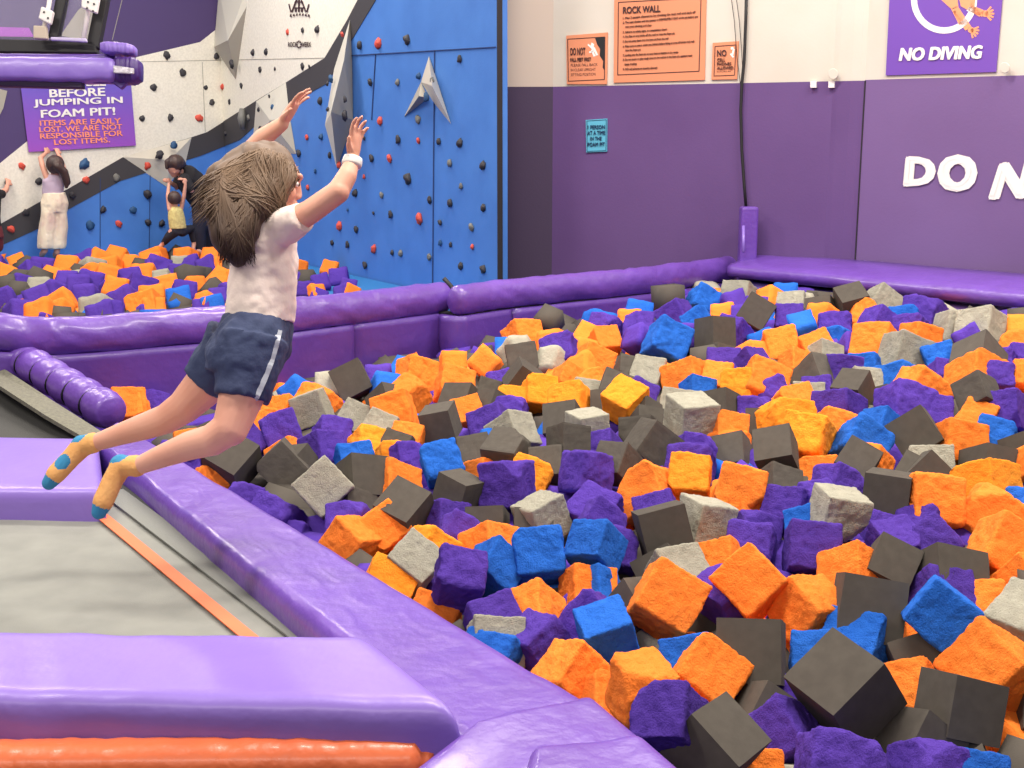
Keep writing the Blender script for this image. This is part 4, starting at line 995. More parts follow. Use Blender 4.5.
tile(40, 90, 3.01, '''G 798 560 60 5;P 850 575 55;P 895 560 60;O 868 530 50 20;O 825 602 40;P 905 602 50;P 840 615 40;P 790 600 45;P 930 585 40;O 940 600 30;P 780 560 40;O 775 530 40''', True)

ADJ = [(0.0,0.0,0.09),(4.2,7.6,0.00),(7.5,7.5,0.16),(6.9,7.8,0.00),(-5.6,10.2,0.00),(0.0,0.0,0.02),(4.1,8.9,0.00),(8.1,8.5,0.00),(1.7,6.9,0.00),(-8.8,10.2,0.00),(-0.8,9.5,0.00),(-2.6,9.5,0.00),(1.5,8.5,0.00),(1.7,8.9,0.00),(-1.5,9.1,0.00),(-6.0,5.2,0.00),(-3.9,7.5,0.00),(8.1,8.9,0.00),(2.9,7.8,0.00),(2.3,7.5,0.00),(1.2,9.9,0.00),(-3.5,9.2,0.00),(0.2,9.4,0.00),(9.4,9.6,0.00),(-0.7,9.0,0.00),(2.5,10.2,0.00),(0.0,0.0,0.00),(-9.6,12.6,0.00),(-3.1,5.7,0.16),(0.0,0.0,0.00),(0.0,0.0,0.00),(0.0,0.0,0.15),(0.0,0.0,0.00),(7.8,9.4,0.16),(-9.6,10.2,0.20),(-1.2,10.5,0.00),(-8.4,13.6,0.17),(4.7,11.3,0.00),(0.0,0.0,0.16),(-4.7,9.6,0.22),(0.9,9.2,0.01),(-7.6,9.0,0.00),(9.0,9.0,0.16),(6.4,9.0,0.00),(-1.0,8.9,0.16),(-13.6,13.6,0.30),(-4.8,9.0,0.23),(-1.0,5.5,0.00),(-2.5,10.7,0.00),(-5.4,2.0,0.10),(-7.5,8.2,0.01),(-7.8,-5.3,0.04),(0.0,0.0,0.00),(6.8,7.5,0.00),(-1.8,7.8,0.00),(3.4,6.5,0.00),(2.1,8.5,0.00),(-2.3,7.5,0.00),(5.2,2.4,0.00),(0.7,9.2,0.00),(7.5,7.5,0.00),(0.2,10.2,0.00),(3.2,7.2,0.00),(-2.5,7.2,0.00),(-3.2,6.1,0.00),(-6.7,9.2,0.00),(1.4,7.6,0.00),(5.9,6.9,0.00),(7.0,7.0,0.00),(0.1,8.0,0.00),(0.0,0.0,0.00),(0.0,0.0,0.01),(-0.7,7.3,0.00),(1.4,9.9,0.00),(4.6,9.9,0.00),(0.7,8.1,0.00),(3.8,8.9,0.00),(5.5,7.9,0.00),(0.7,5.7,0.00),(9.0,10.9,0.00),(-2.1,8.6,0.00),(-2.3,8.4,0.00),(0.7,3.2,0.00),(0.1,10.2,0.00),(1.5,8.2,0.00),(1.8,8.1,0.00),(2.6,4.5,0.07),(-6.3,8.4,0.00),(4.8,10.2,0.00),(8.7,5.3,0.00),(6.7,9.9,0.00),(0.3,7.5,0.00),(-8.5,8.5,0.00),(3.0,4.4,0.00),(-6.5,8.9,0.00),(0.0,0.0,0.00),(5.5,9.6,0.00),(4.7,9.5,0.16),(-6.9,10.2,0.00),(6.0,10.2,0.00),(0.0,0.0,0.00),(0.0,0.0,0.00),(10.1,10.2,0.00),(0.0,0.0,0.00),(-3.4,9.7,0.00),(-9.8,9.8,0.16),(0.0,0.0,0.00),(-0.8,8.1,0.00),(0.0,0.0,0.00),(10.0,10.0,0.16),(8.9,10.2,0.00),(-11.9,11.9,0.00),(0.0,0.0,0.00),(0.0,0.0,0.00),(0.0,0.0,0.00),(-3.0,8.0,0.00),(-2.4,11.6,0.00),(10.7,11.6,0.00),(0.5,11.3,0.00),(2.1,11.7,0.00),(0.0,0.0,0.17),(0.0,0.0,0.08),(0.0,0.0,0.00),(-4.7,12.6,0.00),(-4.4,14.0,0.00),(-8.4,13.8,0.05),(0.0,0.0,0.00),(-6.4,3.7,0.00),(4.3,13.3,0.00),(2.0,14.0,0.00),(5.6,14.4,0.16),(-4.4,14.6,0.00),(-10.8,10.8,0.00),(-13.1,-2.8,0.16),(0.0,0.0,0.00),(0.0,0.0,0.00),(8.9,11.9,0.00),(2.0,12.6,0.00),(-4.6,11.6,0.00),(5.5,11.6,0.00),(0.0,0.0,0.00),(3.8,10.1,0.16),(-5.6,13.0,0.00),(10.4,10.4,0.16),(0.0,0.0,0.00),(-5.2,13.6,0.00),(13.0,12.7,0.00),(3.7,12.8,0.16),(0.0,0.0,0.00),(-12.5,5.2,0.00),(9.0,13.3,0.00),(-7.7,13.3,0.00),(-5.1,14.0,0.00),(7.9,14.0,0.00),(10.9,13.6,0.00),(-2.4,4.0,0.00),(9.3,-3.5,0.00),(12.0,14.6,0.16),(-2.6,13.2,0.00),(11.9,11.9,0.16),(-13.3,13.3,0.16),(0.0,0.0,0.00),(0.0,0.0,0.00),(0.0,0.0,0.00),(-1.3,7.1,0.00),(-0.4,8.2,0.00),(-0.2,6.3,0.00),(0.0,0.0,0.00),(-8.2,5.3,0.00),(6.7,6.7,0.00),(2.4,6.6,0.00),(2.5,8.5,0.00),(5.0,7.0,0.16),(4.4,7.8,0.00),(-0.6,2.6,0.00),(-7.2,2.0,0.00),(0.0,0.0,0.00),(6.3,7.6,0.00),(-3.0,8.2,0.16),(0.5,9.5,0.00),(4.5,7.8,0.00),(0.0,6.2,0.00),(-1.8,6.8,0.00),(1.8,7.8,0.00),(2.6,7.8,0.00),(0.0,0.0,0.00),(1.2,7.8,0.00),(-3.6,7.6,0.00),(3.7,8.9,0.00),(3.5,7.9,0.00),(1.4,7.8,0.00),(0.0,0.0,0.00),(-3.4,8.2,0.00),(2.2,6.8,0.00),(6.7,8.2,0.00),(0.3,9.2,0.00),(2.0,8.9,0.00),(-1.0,8.2,0.00),(7.6,7.6,0.00),(6.1,10.8,0.00),(-2.1,7.8,0.00),(7.6,11.9,0.00),(0.0,0.0,0.00),(-5.7,8.1,0.00),(7.6,11.2,0.00),(2.4,8.5,0.00),(3.8,6.6,0.00),(-2.9,11.9,0.00),(-0.8,8.4,0.00),(0.0,0.0,0.00),(0.7,8.9,0.00),(5.3,9.0,0.00),(-1.2,10.6,0.00),(3.8,13.6,0.00),(-6.3,8.8,0.16),(0.0,0.0,0.00),(-1.7,11.9,0.00),(-8.5,8.8,0.16),(-0.7,8.6,0.00),(9.0,8.7,0.16),(7.3,7.3,0.00),(-3.8,6.6,0.16),(0.0,0.0,0.00),(8.2,10.2,0.00),(-4.9,9.5,0.00),(-2.0,9.2,0.00),(9.4,5.7,0.00),(-2.7,10.2,0.00),(-4.2,6.1,0.00),(0.0,0.0,0.00),(-1.4,4.9,0.18),(-4.5,10.8,0.00),(-2.6,9.8,0.00),(6.6,10.7,0.00),(0.0,0.0,0.00),(-10.5,8.6,0.00),(-1.9,12.5,0.00),(-2.8,9.6,0.00),(-2.9,11.9,0.00),(4.9,11.4,0.00),(0.0,0.0,0.00),(0.0,0.0,0.00),(-4.7,9.9,0.00),(0.0,0.0,0.00),(-1.9,11.9,0.16),(6.2,11.9,0.00),(11.9,11.9,0.00),(-11.1,12.1,0.00),(-5.5,13.3,0.00),(3.9,5.8,0.00),(0.9,12.8,0.00),(-3.4,10.1,0.00),(6.8,6.8,0.16),(-0.2,8.4,0.00),(1.8,8.9,0.00),(-4.9,8.9,0.00),(8.0,7.4,0.00),(-2.0,10.7,0.00),(7.3,7.3,0.00),(3.6,7.5,0.00),(5.3,9.2,0.00),(4.8,7.6,0.00),(0.0,0.0,0.00),(1.7,8.2,0.00),(2.8,8.7,0.00),(6.3,9.8,0.00),(-8.5,8.5,0.00),(-7.6,12.8,0.00),(5.8,8.4,0.00),(9.0,13.4,0.00),(-6.0,6.3,0.00),(-8.2,8.2,0.00),(8.9,5.3,0.00),(0.0,0.0,0.00),(0.6,13.4,0.00),(-8.9,7.9,0.00),(-5.5,7.5,0.00),(-5.2,6.5,0.00),(-6.3,7.8,0.16),(3.8,8.2,0.00),(-2.6,6.0,0.16),(0.0,0.0,0.00),(-5.2,11.3,0.00),(-0.1,9.6,0.00),(-4.1,10.6,0.00),(10.3,10.3,0.00),(10.7,9.8,0.00),(-2.9,10.7,0.00),(4.5,10.8,0.00),(-5.5,12.3,0.00),(5.0,14.7,0.00),(-11.3,11.3,0.16),(-1.7,14.0,0.00),(-9.2,6.7,0.00),(0.0,0.0,0.00),(0.8,13.5,0.00),(7.3,15.4,0.00),(-6.6,13.0,0.00),(-1.3,12.5,0.00),(-0.0,12.4,0.16),(-4.7,6.5,0.00),(-5.3,17.0,0.00),(-0.8,13.8,0.00),(7.2,14.7,0.00),(13.5,13.5,0.00),(-1.3,14.0,0.16),(11.8,11.8,0.00),(3.4,12.2,0.00),(0.0,0.0,0.00),(2.1,10.9,0.16),(-12.2,15.0,0.04),(0.7,16.0,0.00),(7.8,16.1,0.00),(0.0,0.0,0.00),(1.7,10.1,0.00),(11.1,8.0,0.16),(0.0,0.0,0.00),(9.2,16.6,0.00),(-7.4,10.4,0.00),(-8.3,-6.1,0.16),(15.2,15.2,0.00),(11.0,15.2,0.16),(0.0,0.0,0.00),(4.7,12.2,0.16),(-11.8,14.8,0.16),(5.2,7.2,0.00),(-7.3,15.1,0.00),(12.7,15.4,0.00),(0.0,0.0,0.03),(7.4,13.9,0.00),(1.5,16.1,0.00),(15.2,15.2,0.16),(7.9,15.4,0.00),(0.0,0.0,0.01),(2.4,17.4,0.00),(0.0,0.0,0.04),(19.1,-13.7,0.21),(0.9,19.8,0.10),(2.0,15.2,0.00),(9.6,19.8,0.07),(-14.2,18.6,0.03),(16.7,16.7,0.00),(15.2,15.2,0.16),(-6.9,14.2,0.00),(-18.3,18.3,0.00),(-6.4,0.2,0.16),(-16.7,18.6,0.00),(16.3,8.6,0.16),(0.6,5.5,-0.45),(-3.8,3.6,-0.45),(-4.7,4.7,-0.45),(4.1,4.7,-0.45),(2.9,4.7,-0.29),(1.0,5.1,-0.45),(5.1,5.1,-0.29),(-4.3,6.4,-0.45),(1.6,5.5,-0.45),(0.6,6.0,-0.45),(-1.0,5.5,-0.45),(-1.5,6.4,-0.45),(0.2,5.5,-0.45),(-2.3,6.4,-0.45),(3.3,6.4,-0.45),(-0.0,4.2,-0.29),(3.5,6.0,-0.45),(2.3,4.7,-0.45),(-1.6,6.8,-0.45),(-0.2,5.5,-0.45),(-2.9,5.1,-0.45),(2.8,5.1,-0.45),(0.3,6.0,-0.45),(3.5,5.5,-0.45),(-0.7,6.4,-0.45),(0.4,4.3,-0.29),(4.3,6.0,-0.45),(1.6,6.4,-0.45),(-5.1,6.8,-0.45),(2.9,6.4,-0.45),(6.0,6.0,-0.29),(2.4,6.0,-0.45),(-1.9,6.4,-0.45),(0.9,2.5,-0.29),(-1.8,8.1,-0.45),(2.2,7.2,-0.45),(3.6,6.4,-0.45),(0.0,4.5,-0.45),(-1.9,5.1,-0.45),(4.1,7.2,-0.45),(-1.8,6.4,-0.45),(3.4,4.7,-0.29),(4.4,7.2,-0.32),(3.0,7.7,-0.42),(-1.7,6.8,-0.45),(-4.0,5.2,-0.45),(1.5,6.4,-0.45),(7.7,7.7,-0.45),(-5.1,5.1,-0.29),(-3.7,6.8,-0.18),(3.3,7.7,-0.24),(-6.0,6.0,-0.45),(-1.2,5.5,-0.12),(5.0,8.5,-0.45),(-2.1,7.2,-0.45),(-2.1,6.4,-0.19),(-0.9,5.6,-0.03),(4.6,5.4,0.02),(0.7,6.4,-0.45),(4.1,6.0,-0.45),(-3.1,6.0,-0.45),(-4.2,6.8,-0.45),(4.7,4.7,-0.45),(0.7,5.5,-0.45),(1.0,4.7,-0.45),(1.8,4.7,-0.45),(0.3,7.0,-0.45),(1.1,4.0,-0.45),(3.0,5.5,-0.45),(0.3,5.1,-0.45),(2.0,5.5,-0.45),(3.3,6.8,-0.45),(-5.1,4.8,-0.45),(-2.8,5.1,-0.45),(2.1,4.7,-0.45),(0.4,6.8,-0.45),(3.3,6.8,-0.45),(-3.5,6.4,-0.45),(2.0,6.8,-0.45),(2.7,5.1,-0.45),(0.6,6.8,0.01),(-0.0,6.4,-0.21),(4.0,5.2,-0.18),(3.5,5.1,-0.45),(3.9,6.0,-0.45),(0.3,6.0,-0.45),(0.3,6.0,-0.45),(-1.5,6.4,-0.45),(-1.2,6.4,-0.45),(-4.2,6.0,-0.45),(5.7,6.4,-0.45),(-3.5,5.5,-0.45),(-4.7,6.0,-0.45),(2.7,6.0,-0.30),(-3.6,6.4,-0.18),(2.6,6.4,0.05),(-3.4,5.1,-0.45),(1.1,5.4,-0.45),(-1.6,4.0,-0.45),(2.1,4.2,-0.45),(1.1,4.5,-0.45),(1.1,4.7,-0.45),(3.7,4.7,-0.28),(-1.8,4.9,-0.17),(4.5,1.7,-0.45),(-1.5,4.6,-0.45),(-3.2,4.7,-0.33),(4.3,4.3,-0.45),(0.9,1.6,-0.19)]
for _i, (_a, _b, _d) in enumerate(ADJ if len(ADJ) == len(items) else []):
    it = items[_i]; it['cx'] += _a; it['cy'] += _b; it['size'] *= (it['D'] + _d) / it['D']; it['D'] += _d
# world placement
def colname(c): return dict(O='orange', Y='amber', P='purple', B='blue', G='charcoal', L='light grey')[c]
for it in items:
    x, y, d = frame_at(it['cx'], it['cy'])
    c = at(it['cx'], it['cy'], it['D'])
    R = it['R']; ax = [(x * float(R[0, k]) + y * float(R[1, k]) + d * float(R[2, k])).normalized() for k in range(3)]
    if ax[0].cross(ax[1]).dot(ax[2]) < 0: ax[2] = -ax[2]
    it['M'] = Matrix.Translation(c) @ Matrix(ax).transposed().to_4x4() @ Matrix.Scale(it['size'], 4); it['c'] = c
    # how it lies
    up = max(abs(a.z) for a in ax)
    it['pose'] = 'lying flat' if up > .94 else ('tilted' if up > .8 else ('tipped on edge' if min(abs(a.z) for a in ax) < .25 else 'on its corner'))
items.sort(key=lambda i: -i['s'])
NMAX = 310
own, rest = items[:NMAX], items[NMAX:]
# neighbours in plan, seen from the jumper's side
def nb(it, fx, fy):
    best = None
    for o in items:
        if o is it: continue
        dx, dy = (o['cx'] - it['cx']) / it['s'], (o['cy'] - it['cy']) / it['s']
        if dx * fx + dy * fy < .35: continue
        sc_ = math.hypot(dx, dy) - .6 * (dx * fx + dy * fy)
        if best is None or sc_ < best[0]: best = (sc_, o)
    return colname(best[1]['col']) if best else 'padding'
def zone(it):
    x, y = it['cx'], it['cy']
    if it['left']: return 'in the far pit, ' + ('by the climbers\' feet' if y < 262 else ('against the divider roll' if y > 296 else 'half way across'))
    edge = 352 + .58 * x - y
    if x < 300 and y < 440: return 'by the jumper\'s legs'
    if edge < -12 - .0 * x or abs(edge) < 62: return 'against the diagonal pad' if y < 620 else 'against the corner pads'
    if x < 640 and y < 380 - (x - 350) * .2: return 'near the divider roll'
    if x < 780 and y < 345: return 'near the corner post'
    if x >= 780 and y < 345: return 'under the right wall ledge'
    if y > 640: return 'in the nearest heap'
    return 'in the pit middle' if x < 760 else 'toward the pit\'s right side'
usedl = {}
for i, it in enumerate(own):
    col = it['col']; var = i % (5 if col == 'G' else 6)
    if col == 'G' and it['s'] > 40: var = i % 3
    o = bpy.data.objects.new('foam_cube', get_mesh(col, var)); C.objects.link(o); o.matrix_world = it['M']
    fin = 'smooth' if (col == 'G' and var < 3) else 'torn' if var in (1, 3, 4) else 'pitted'
    base = '%s %s foam cube %s' % (fin, colname(col), it['pose'])
    z = zone(it)
    nbs = [('behind', nb(it, 0, -1)), ('in front', nb(it, 0, 1)), ('on its left', nb(it, -1, 0)), ('on its right', nb(it, 1, 0))]
    opts = []
    opts.append('%s, %s, %s %s, %s %s' % (base, z, nbs[1][1], 'in front', nbs[0][1], 'behind'))
    opts.append('%s, %s, %s left, %s right' % (base, z, nbs[2][1], nbs[3][1]))
    opts.append('%s %s foam cube between %s left, %s right, %s above, %s below, %s' % (fin, colname(col), nbs[2][1], nbs[3][1], nbs[0][1], nbs[1][1], z))
    opts.append('%s %s foam cube, %s left, %s right, %s above, %s below' % (fin, colname(col), nbs[2][1], nbs[3][1], nbs[0][1], nbs[1][1]))
    opts = [re.sub(r',? ?padding (left|right|above|below|in front|behind)', '', t).replace('between,', '') for t in opts]
    lab = next((t for t in opts if t not in usedl and len(t.replace(',', '').split()) <= 16), None)
    if lab is None:
        for ext in ('large', 'small', 'high', 'low', 'paler', 'darker'):
            t = ext + ' ' + opts[3]
            if t not in usedl and len(t.split()) <= 16: lab = t; break
    lab = lab or opts[3]
    usedl[lab] = 1
    tag(o, lab, 'foam cube', 'foam cubes in the far pit' if it['left'] else 'foam cubes in the near pit')
# everything deeper down, and the smallest far cubes, as one heap per pit
def heap(name, lst, label):
    vs = []; fs = []; fm = []; cols = 'OYPBGL'
    protos = {}
    for c in cols: protos[c] = [cube_mesh(5 if c != 'G' else 2, .05 if c != 'G' else .01, .05 if c != 'G' else 0, 40 + k, 0, .0) for k in range(3)]
    for M, c in lst:
        pv, pf = protos[c][rnd.randrange(3)]; k = len(vs)
        vs += [M @ v for v in pv]; fs += [tuple(i + k for i in f) for f in pf]; fm += [cols.index(c)] * len(pf)
    o = obj(name, vs, fs, None, None, True, [FM[c] for c in cols], fm)
    return tag(o, label, 'foam cubes', kind='stuff')
def rmat(c, s):
    from mathutils import Euler
    return Matrix.Translation(c) @ Euler([rnd.uniform(0, 6.28) for _ in range(3)]).to_matrix().to_4x4() @ Matrix.Scale(s, 4)
lineO = (OUT[1], OUT[5]); dO = (OUT[5] - OUT[1]); nO = Vector((-dO.y, dO.x, 0)).normalized(); nO = nO if nO.x > 0 else -nO
dvl = SA + SB
def behind_div(x, y, m):
    for a, b in zip(dvl[::8], dvl[8::8]):
        if a.x <= x <= b.x: 
            t = (x - a.x) / (b.x - a.x + 1e-9); return y > a.y + (b.y - a.y) * t - m
    return y > (dvl[0].y if x < dvl[0].x else dvl[-1].y) - m
lst = []
g = .19
def inwall(x, y, m): return (Vector((x, y, 0)) - Vector((R0.x, R0.y, 0))).dot(nR) < m
for ix in range(-16, 28):
    for iy in range(12, 60):
        x, y = ix * g + rnd.uniform(-.05, .05), iy * g + rnd.uniform(-.05, .05)
        if (Vector((x, y, 0)) - OUT[1]).dot(nO) < .14 or behind_div(x, y, .17) or inwall(x, y, .48): continue
        for lv, dz in enumerate((-.22, -.38)):
            z = CZ + zsurf(x, y) + dz
            P = Vector((x + rnd.uniform(-.05, .05), y, z)); v = P - CAM; px = 512 + F * v.x / v.dot(FWD)
            out = px > 1050 and lv == 0
            if out: P.z += .14
            c = rnd.choice('OOOPPPGGGBL') if (lv == 0 and (out or rnd.random() < .45)) else rnd.choice('GPPG')
            lst.append((rmat(P, .2), c))
lst += [(it['M'], it['col']) for it in rest if not it['left']]
heap('foam_cubes', lst, 'deeper layer of mixed foam cubes filling the near pit under the countable ones')
lst = []
ML = [(KL, 0.62), (KR, 0.62)]
for ix in range(-46, 12):
    for iy in range(30, 84):
        x, y = ix * g + rnd.uniform(-.05, .05), iy * g + rnd.uniform(-.05, .05)
        if x < dvl[0].x - 1.5 or not behind_div(x, y, -.14): continue
        p = Vector((x, y, 0))
        if (p - KL.p).dot(KL.n) < 1.28 or (p - KR.p).dot(KR.n) < 1.28: continue
        if (p - W0.p).dot(W0.n) < .2 or (p - W1.p).dot(W1.n) < .25: continue
        P = Vector((x, y, CZ - 1.42 - .13 + rnd.uniform(-.05, .05))); v = P - CAM; px = 512 + F * v.x / v.dot(FWD)
        if px < -120: continue
        lst.append((rmat(P, .2), rnd.choice('OOPPPGGB' if rnd.random() < .6 else 'PG')))
lst += [(it['M'], it['col']) for it in rest if it['left']]
heap('foam_cubes', lst, 'mixed foam cubes filling the far pit below the climbing wall')

# ================= people
M_skin = mat('skin', (226, 170, 146), .55, .05, 60, (218, 156, 132), 6, spec=.35)
M_skin2 = mat('skin_far', (206, 150, 128), .6)
M_shirt = mat('shirt_cream', (238, 222, 212), .85, .3, 14, (232, 214, 204), 4, bdist=.03)
M_navy = mat('shorts_navy', (40, 50, 84), .8, .35, 16, (52, 64, 98), 6, bdist=.03)
M_stripe = mat('stripe_grey', (168, 172, 184), .7)
M_sock = mat('sock_orange', (222, 160, 92), .85, .3, 90, (232, 176, 108), 12)
M_sockb = mat('sock_blue', (52, 134, 178), .85, .3, 90)
M_lip = mat('lip', (190, 104, 96), .5)
M_eyew = mat('eye_white', (230, 226, 222), .3)
M_eyek = mat('eye_dark', (44, 30, 24), .25)
def lerp(a, b, t): return a + (b - a) * t
def hand(mb, W, d, side, nrm, L, curl=.5, spread=.25, fr=.0068, thumb=1, vox=None):
    """W wrist, d pointing direction, side thumb side, nrm palm normal"""
    d = d.normalized(); nrm = (nrm - d * nrm.dot(d)).normalized(); side = (side - d * side.dot(d) - nrm * side.dot(nrm)).normalized()
    pl = L * .52; pw = L * .24
    loft(mb, [(W - d * L * .06, side * pw * .62, nrm * L * .11), (W + d * pl * .35, side * pw * .9, nrm * L * .12), (W + d * pl * .8, side * pw, nrm * L * .1), (W + d * pl, side * pw * .9, nrm * L * .08)], 16)
    lens = [.44, .50, .46, .36]
    for k in range(4):
        off = (1.5 - k) / 1.5 * pw * .78
        base = W + d * pl * (.93 - .04 * abs(k - 1)) + side * off
        a = (1.5 - k) * spread * .45
        fd = (d * math.cos(a) + side * math.sin(a)).normalized(); p = base; pts = [W + d * pl * .6 + side * off * .9, base]; c = 0
        for j, f in enumerate((.45, .32, .23)):
            c += curl * (.35 + .25 * j)
            p = p + (fd * math.cos(c) + nrm * math.sin(c)) * (L * lens[k] * f); pts.append(p)
        limb(mb, pts, [fr * 1.1, fr * 1.05, fr, fr * .93, fr * .8], 10)
    if thumb:
        b = W + d * pl * .22 + side * pw * .6; m = b + (side * .8 + d * .55 + nrm * .25).normalized() * L * .2; e = m + (side * .35 + d * .9 + nrm * .2).normalized() * L * .18
        limb(mb, [b, m, e], [fr * 1.7, fr * 1.25, fr * .95], 10)

G = empty('person', at(245, 380, 3.7), 'girl in cream shirt and navy shorts leaping over the padding toward the foam', 'person')
D0 = 3.7; DN = 3.6; DF = 3.84
p = lambda x, y, d=D0: at(x, y, d)
mb = MB()
fx = (RT * .95 + FWD * .22 - UP * .2).normalized(); fz = (UP * .96 + RT * .2).normalized(); fz = (fz - fx * fz.dot(fx)).normalized(); fy = fz.cross(fx)
if fy.dot(FWD) > 0: fy = -fy           # toward camera = her right side
hc = p(270, 182)
ball(mb, hc, (.088, .074, .1), (fx, fy, fz), 28)
ball(mb, hc - fx * .022 + fz * .015, (.083, .078, .088), (fx, fy, fz), 24)
ball(mb, hc + fx * .04 - fz * .05, (.048, .05, .05), (fx, fy, fz), 20)            # jaw
ball(mb, hc + fx * .068 - fz * .083, (.02, .024, .018), (fx, fy, fz), 14)         # chin
limb(mb, [hc + fx * .084 + fz * .012, hc + fx * .09 - fz * .012, hc + fx * .091 - fz * .022], [.008, .01, .011], 12)   # nose
ball(mb, hc + fx * .08 + fz * .034, (.014, .05, .012), (fx, fy, fz), 14)          # brow
for s in (-1, 1):
    ball(mb, hc + fx * .056 + fy * s * .04 - fz * .025, (.028, .022, .026), (fx, fy, fz), 14)   # cheek
    ball(mb, hc + fx * .09 + fy * s * .008 - fz * .026, (.009, .008, .007), (fx, fy, fz), 10)
    ball(mb, hc - fx * .006 + fy * s * .074 - fz * .01, (.016, .008, .026), (fx, fy, fz), 12)   # ear
ball(mb, hc + fx * .088 - fz * .046, (.009, .02, .006), (fx, fy, fz), 10); ball(mb, hc + fx * .085 - fz * .056, (.009, .018, .006), (fx, fy, fz), 10)
limb(mb, [hc - fx * .01 - fz * .06, p(266, 214), p(264, 226)], [.044, .042, .05], 18)
R3, F3 = RT, FWD
def ring(x, y, d, rx, ry, tilt=0.0): return (p(x, y, d), (R3 * math.cos(tilt) - UP * math.sin(tilt)) * rx, F3 * ry)
loft(mb, [ring(266, 214, D0, .045, .07), ring(265, 226, D0, .075, .11), ring(263, 250, D0, .085, .115), ring(261, 285, D0, .08, .1), ring(257, 318, D0, .088, .11), ring(250, 350, D0, .095, .12), ring(245, 368, D0, .07, .1)], 28)
# arms
near = [p(284, 226, 3.61), p(310, 212, 3.57), p(338, 192, 3.55), p(347, 176, 3.57), p(352.5, 161, 3.6)]
limb(mb, near, [.043, .036, .034, .029, .021], 18)
far = [p(262, 222, 3.79), p(252, 190, 3.88), p(243, 157, 3.92), p(264, 137, 3.9), p(282, 124, 3.88)]
limb(mb, far, [.04, .036, .032, .03, .022], 18)
hand(mb, p(353, 157, 3.6), (p(357, 125, 3.6) - p(353, 157, 3.6)), RT * -.3 - FWD * .9, RT * .8 - FWD * .4, .125, .45, .35)
hand(mb, p(283, 122, 3.88), (p(300, 96, 3.86) - p(283, 122, 3.88)), -RT * .3 + UP * .3 - FWD * .8, RT * .75 - UP * .5, .142, .3, .7)
# legs
nl = [p(252, 352, 3.62), p(243, 392, 3.58), p(230, 428, 3.56), p(212, 440, 3.57), p(190, 445.5, 3.6), p(160, 457, 3.64), p(138, 466, 3.67)]
limb(mb, nl, [.085, .068, .054, .047, .043, .034, .027], 20)
fl = [p(238, 350, 3.79), p(212, 378, 3.8), p(184, 407, 3.81), p(166, 419, 3.83), p(146, 426, 3.85), p(118, 435, 3.88), p(95, 443, 3.9)]
limb(mb, fl, [.085, .07, .053, .047, .043, .034, .027], 20)
nf = [p(136, 466, 3.67), p(121, 466, 3.68), p(112, 482, 3.67), p(103, 502, 3.66), p(99, 512, 3.66)]
limb(mb, nf, [.028, .03, .026, .026, .018], 16)
ff = [p(93, 443, 3.9), p(82, 446, 3.91), p(71, 458, 3.9), p(56, 474, 3.89), p(49, 483, 3.89)]
limb(mb, ff, [.028, .03, .026, .026, .018], 16)
fuse('body', mb, M_skin, G, .0042, 4)
# eye, brow, mouth on both sides of the face
for s in (-1, 1):
    e = MB(); ec = hc + fx * .076 + fy * s * .031 + fz * .008; ball(e, ec, (.010, .013, .009), (fx, fy, fz), 14); eo = e.build('eye', M_eyew, G, True)
    e = MB(); ball(e, ec + fx * .007 + fy * s * .002, (.005, .006, .006), (fx, fy, fz), 12); e.build('iris', M_eyek, eo, True)
    e = MB(); e.tube([ec + fz * .021 + fx * .002 - fy * s * .013, ec + fz * .025 + fx * .008, ec + fz * .02 + fx * .002 + fy * s * .013], [.002, .003, .001], 6); e.build('eyebrow', M_eyek, G, True)
e = MB(); e.tube([hc + fx * .086 - fz * .051 + fy * .018, hc + fx * .0965 - fz * .0505, hc + fx * .086 - fz * .051 - fy * .018], [.002, .004, .002], 8); e.build('mouth', M_lip, G, True)
# clothes
mb = MB()
loft(mb, [ring(267, 212, D0, .058, .085), ring(266, 222, D0, .084, .122), ring(264, 245, D0, .1, .13), ring(263, 280, D0, .1, .118), ring(261, 305, D0, .103, .122), ring(260, 321, D0, .104, .128, .06)], 36)
s0, s1 = p(280, 229, 3.62), p(302, 217, 3.57); dd = (s1 - s0).normalized(); xx = dd.cross(FWD).normalized(); yy = dd.cross(xx)
loft(mb, [(s0 - dd * .03, xx * .05, yy * .055), (s0 + dd * .02, xx * .054, yy * .054), (s1, xx * .047, yy * .047)], 24)
s0, s1 = p(262, 222, 3.78), p(254, 200, 3.87); dd = (s1 - s0).normalized(); xx = dd.cross(RT).normalized(); yy = dd.cross(xx)
loft(mb, [(s0 - dd * .03, xx * .05, yy * .055), (s0, xx * .052, yy * .052), (s1, xx * .046, yy * .046)], 24)
fuse('shirt', mb, M_shirt, G, .006, 3, lambda v: .006 * noise.noise(Vector((v.x * 9, v.y * 9, v.z * 22))) + .003 * noise.noise(v * 40))
mb = MB()
loft(mb, [ring(258, 315, D0, .098, .13), ring(255, 330, D0, .112, .165), ring(250, 350, D0, .122, .185), ring(244, 370, D0, .11, .17)], 32)
def shl(a, b, ra, rb, fa=1.1):
    dd = (b - a).normalized(); xx = (RT - dd * RT.dot(dd)).normalized(); yy = dd.cross(xx)
    loft(mb, [(a, xx * ra, yy * ra * fa), (a.lerp(b, .5), xx * (ra + rb) / 2, yy * (ra + rb) / 2 * fa), (b, xx * rb, yy * rb * fa)], 28)
shl(p(254, 338, 3.62), p(242, 399, 3.585), .1, .08)
shl(p(237, 342, 3.78), p(205, 383, 3.8), .1, .075)
sh = fuse('shorts', mb, M_navy, G, .006, 3, lambda v: .008 * noise.noise(v * 17) + .004 * noise.noise(v * 38))
mb = MB()
sp = [(279.5, 330), (276, 345), (271, 362), (264, 380), (256, 398), (253.5, 401)]
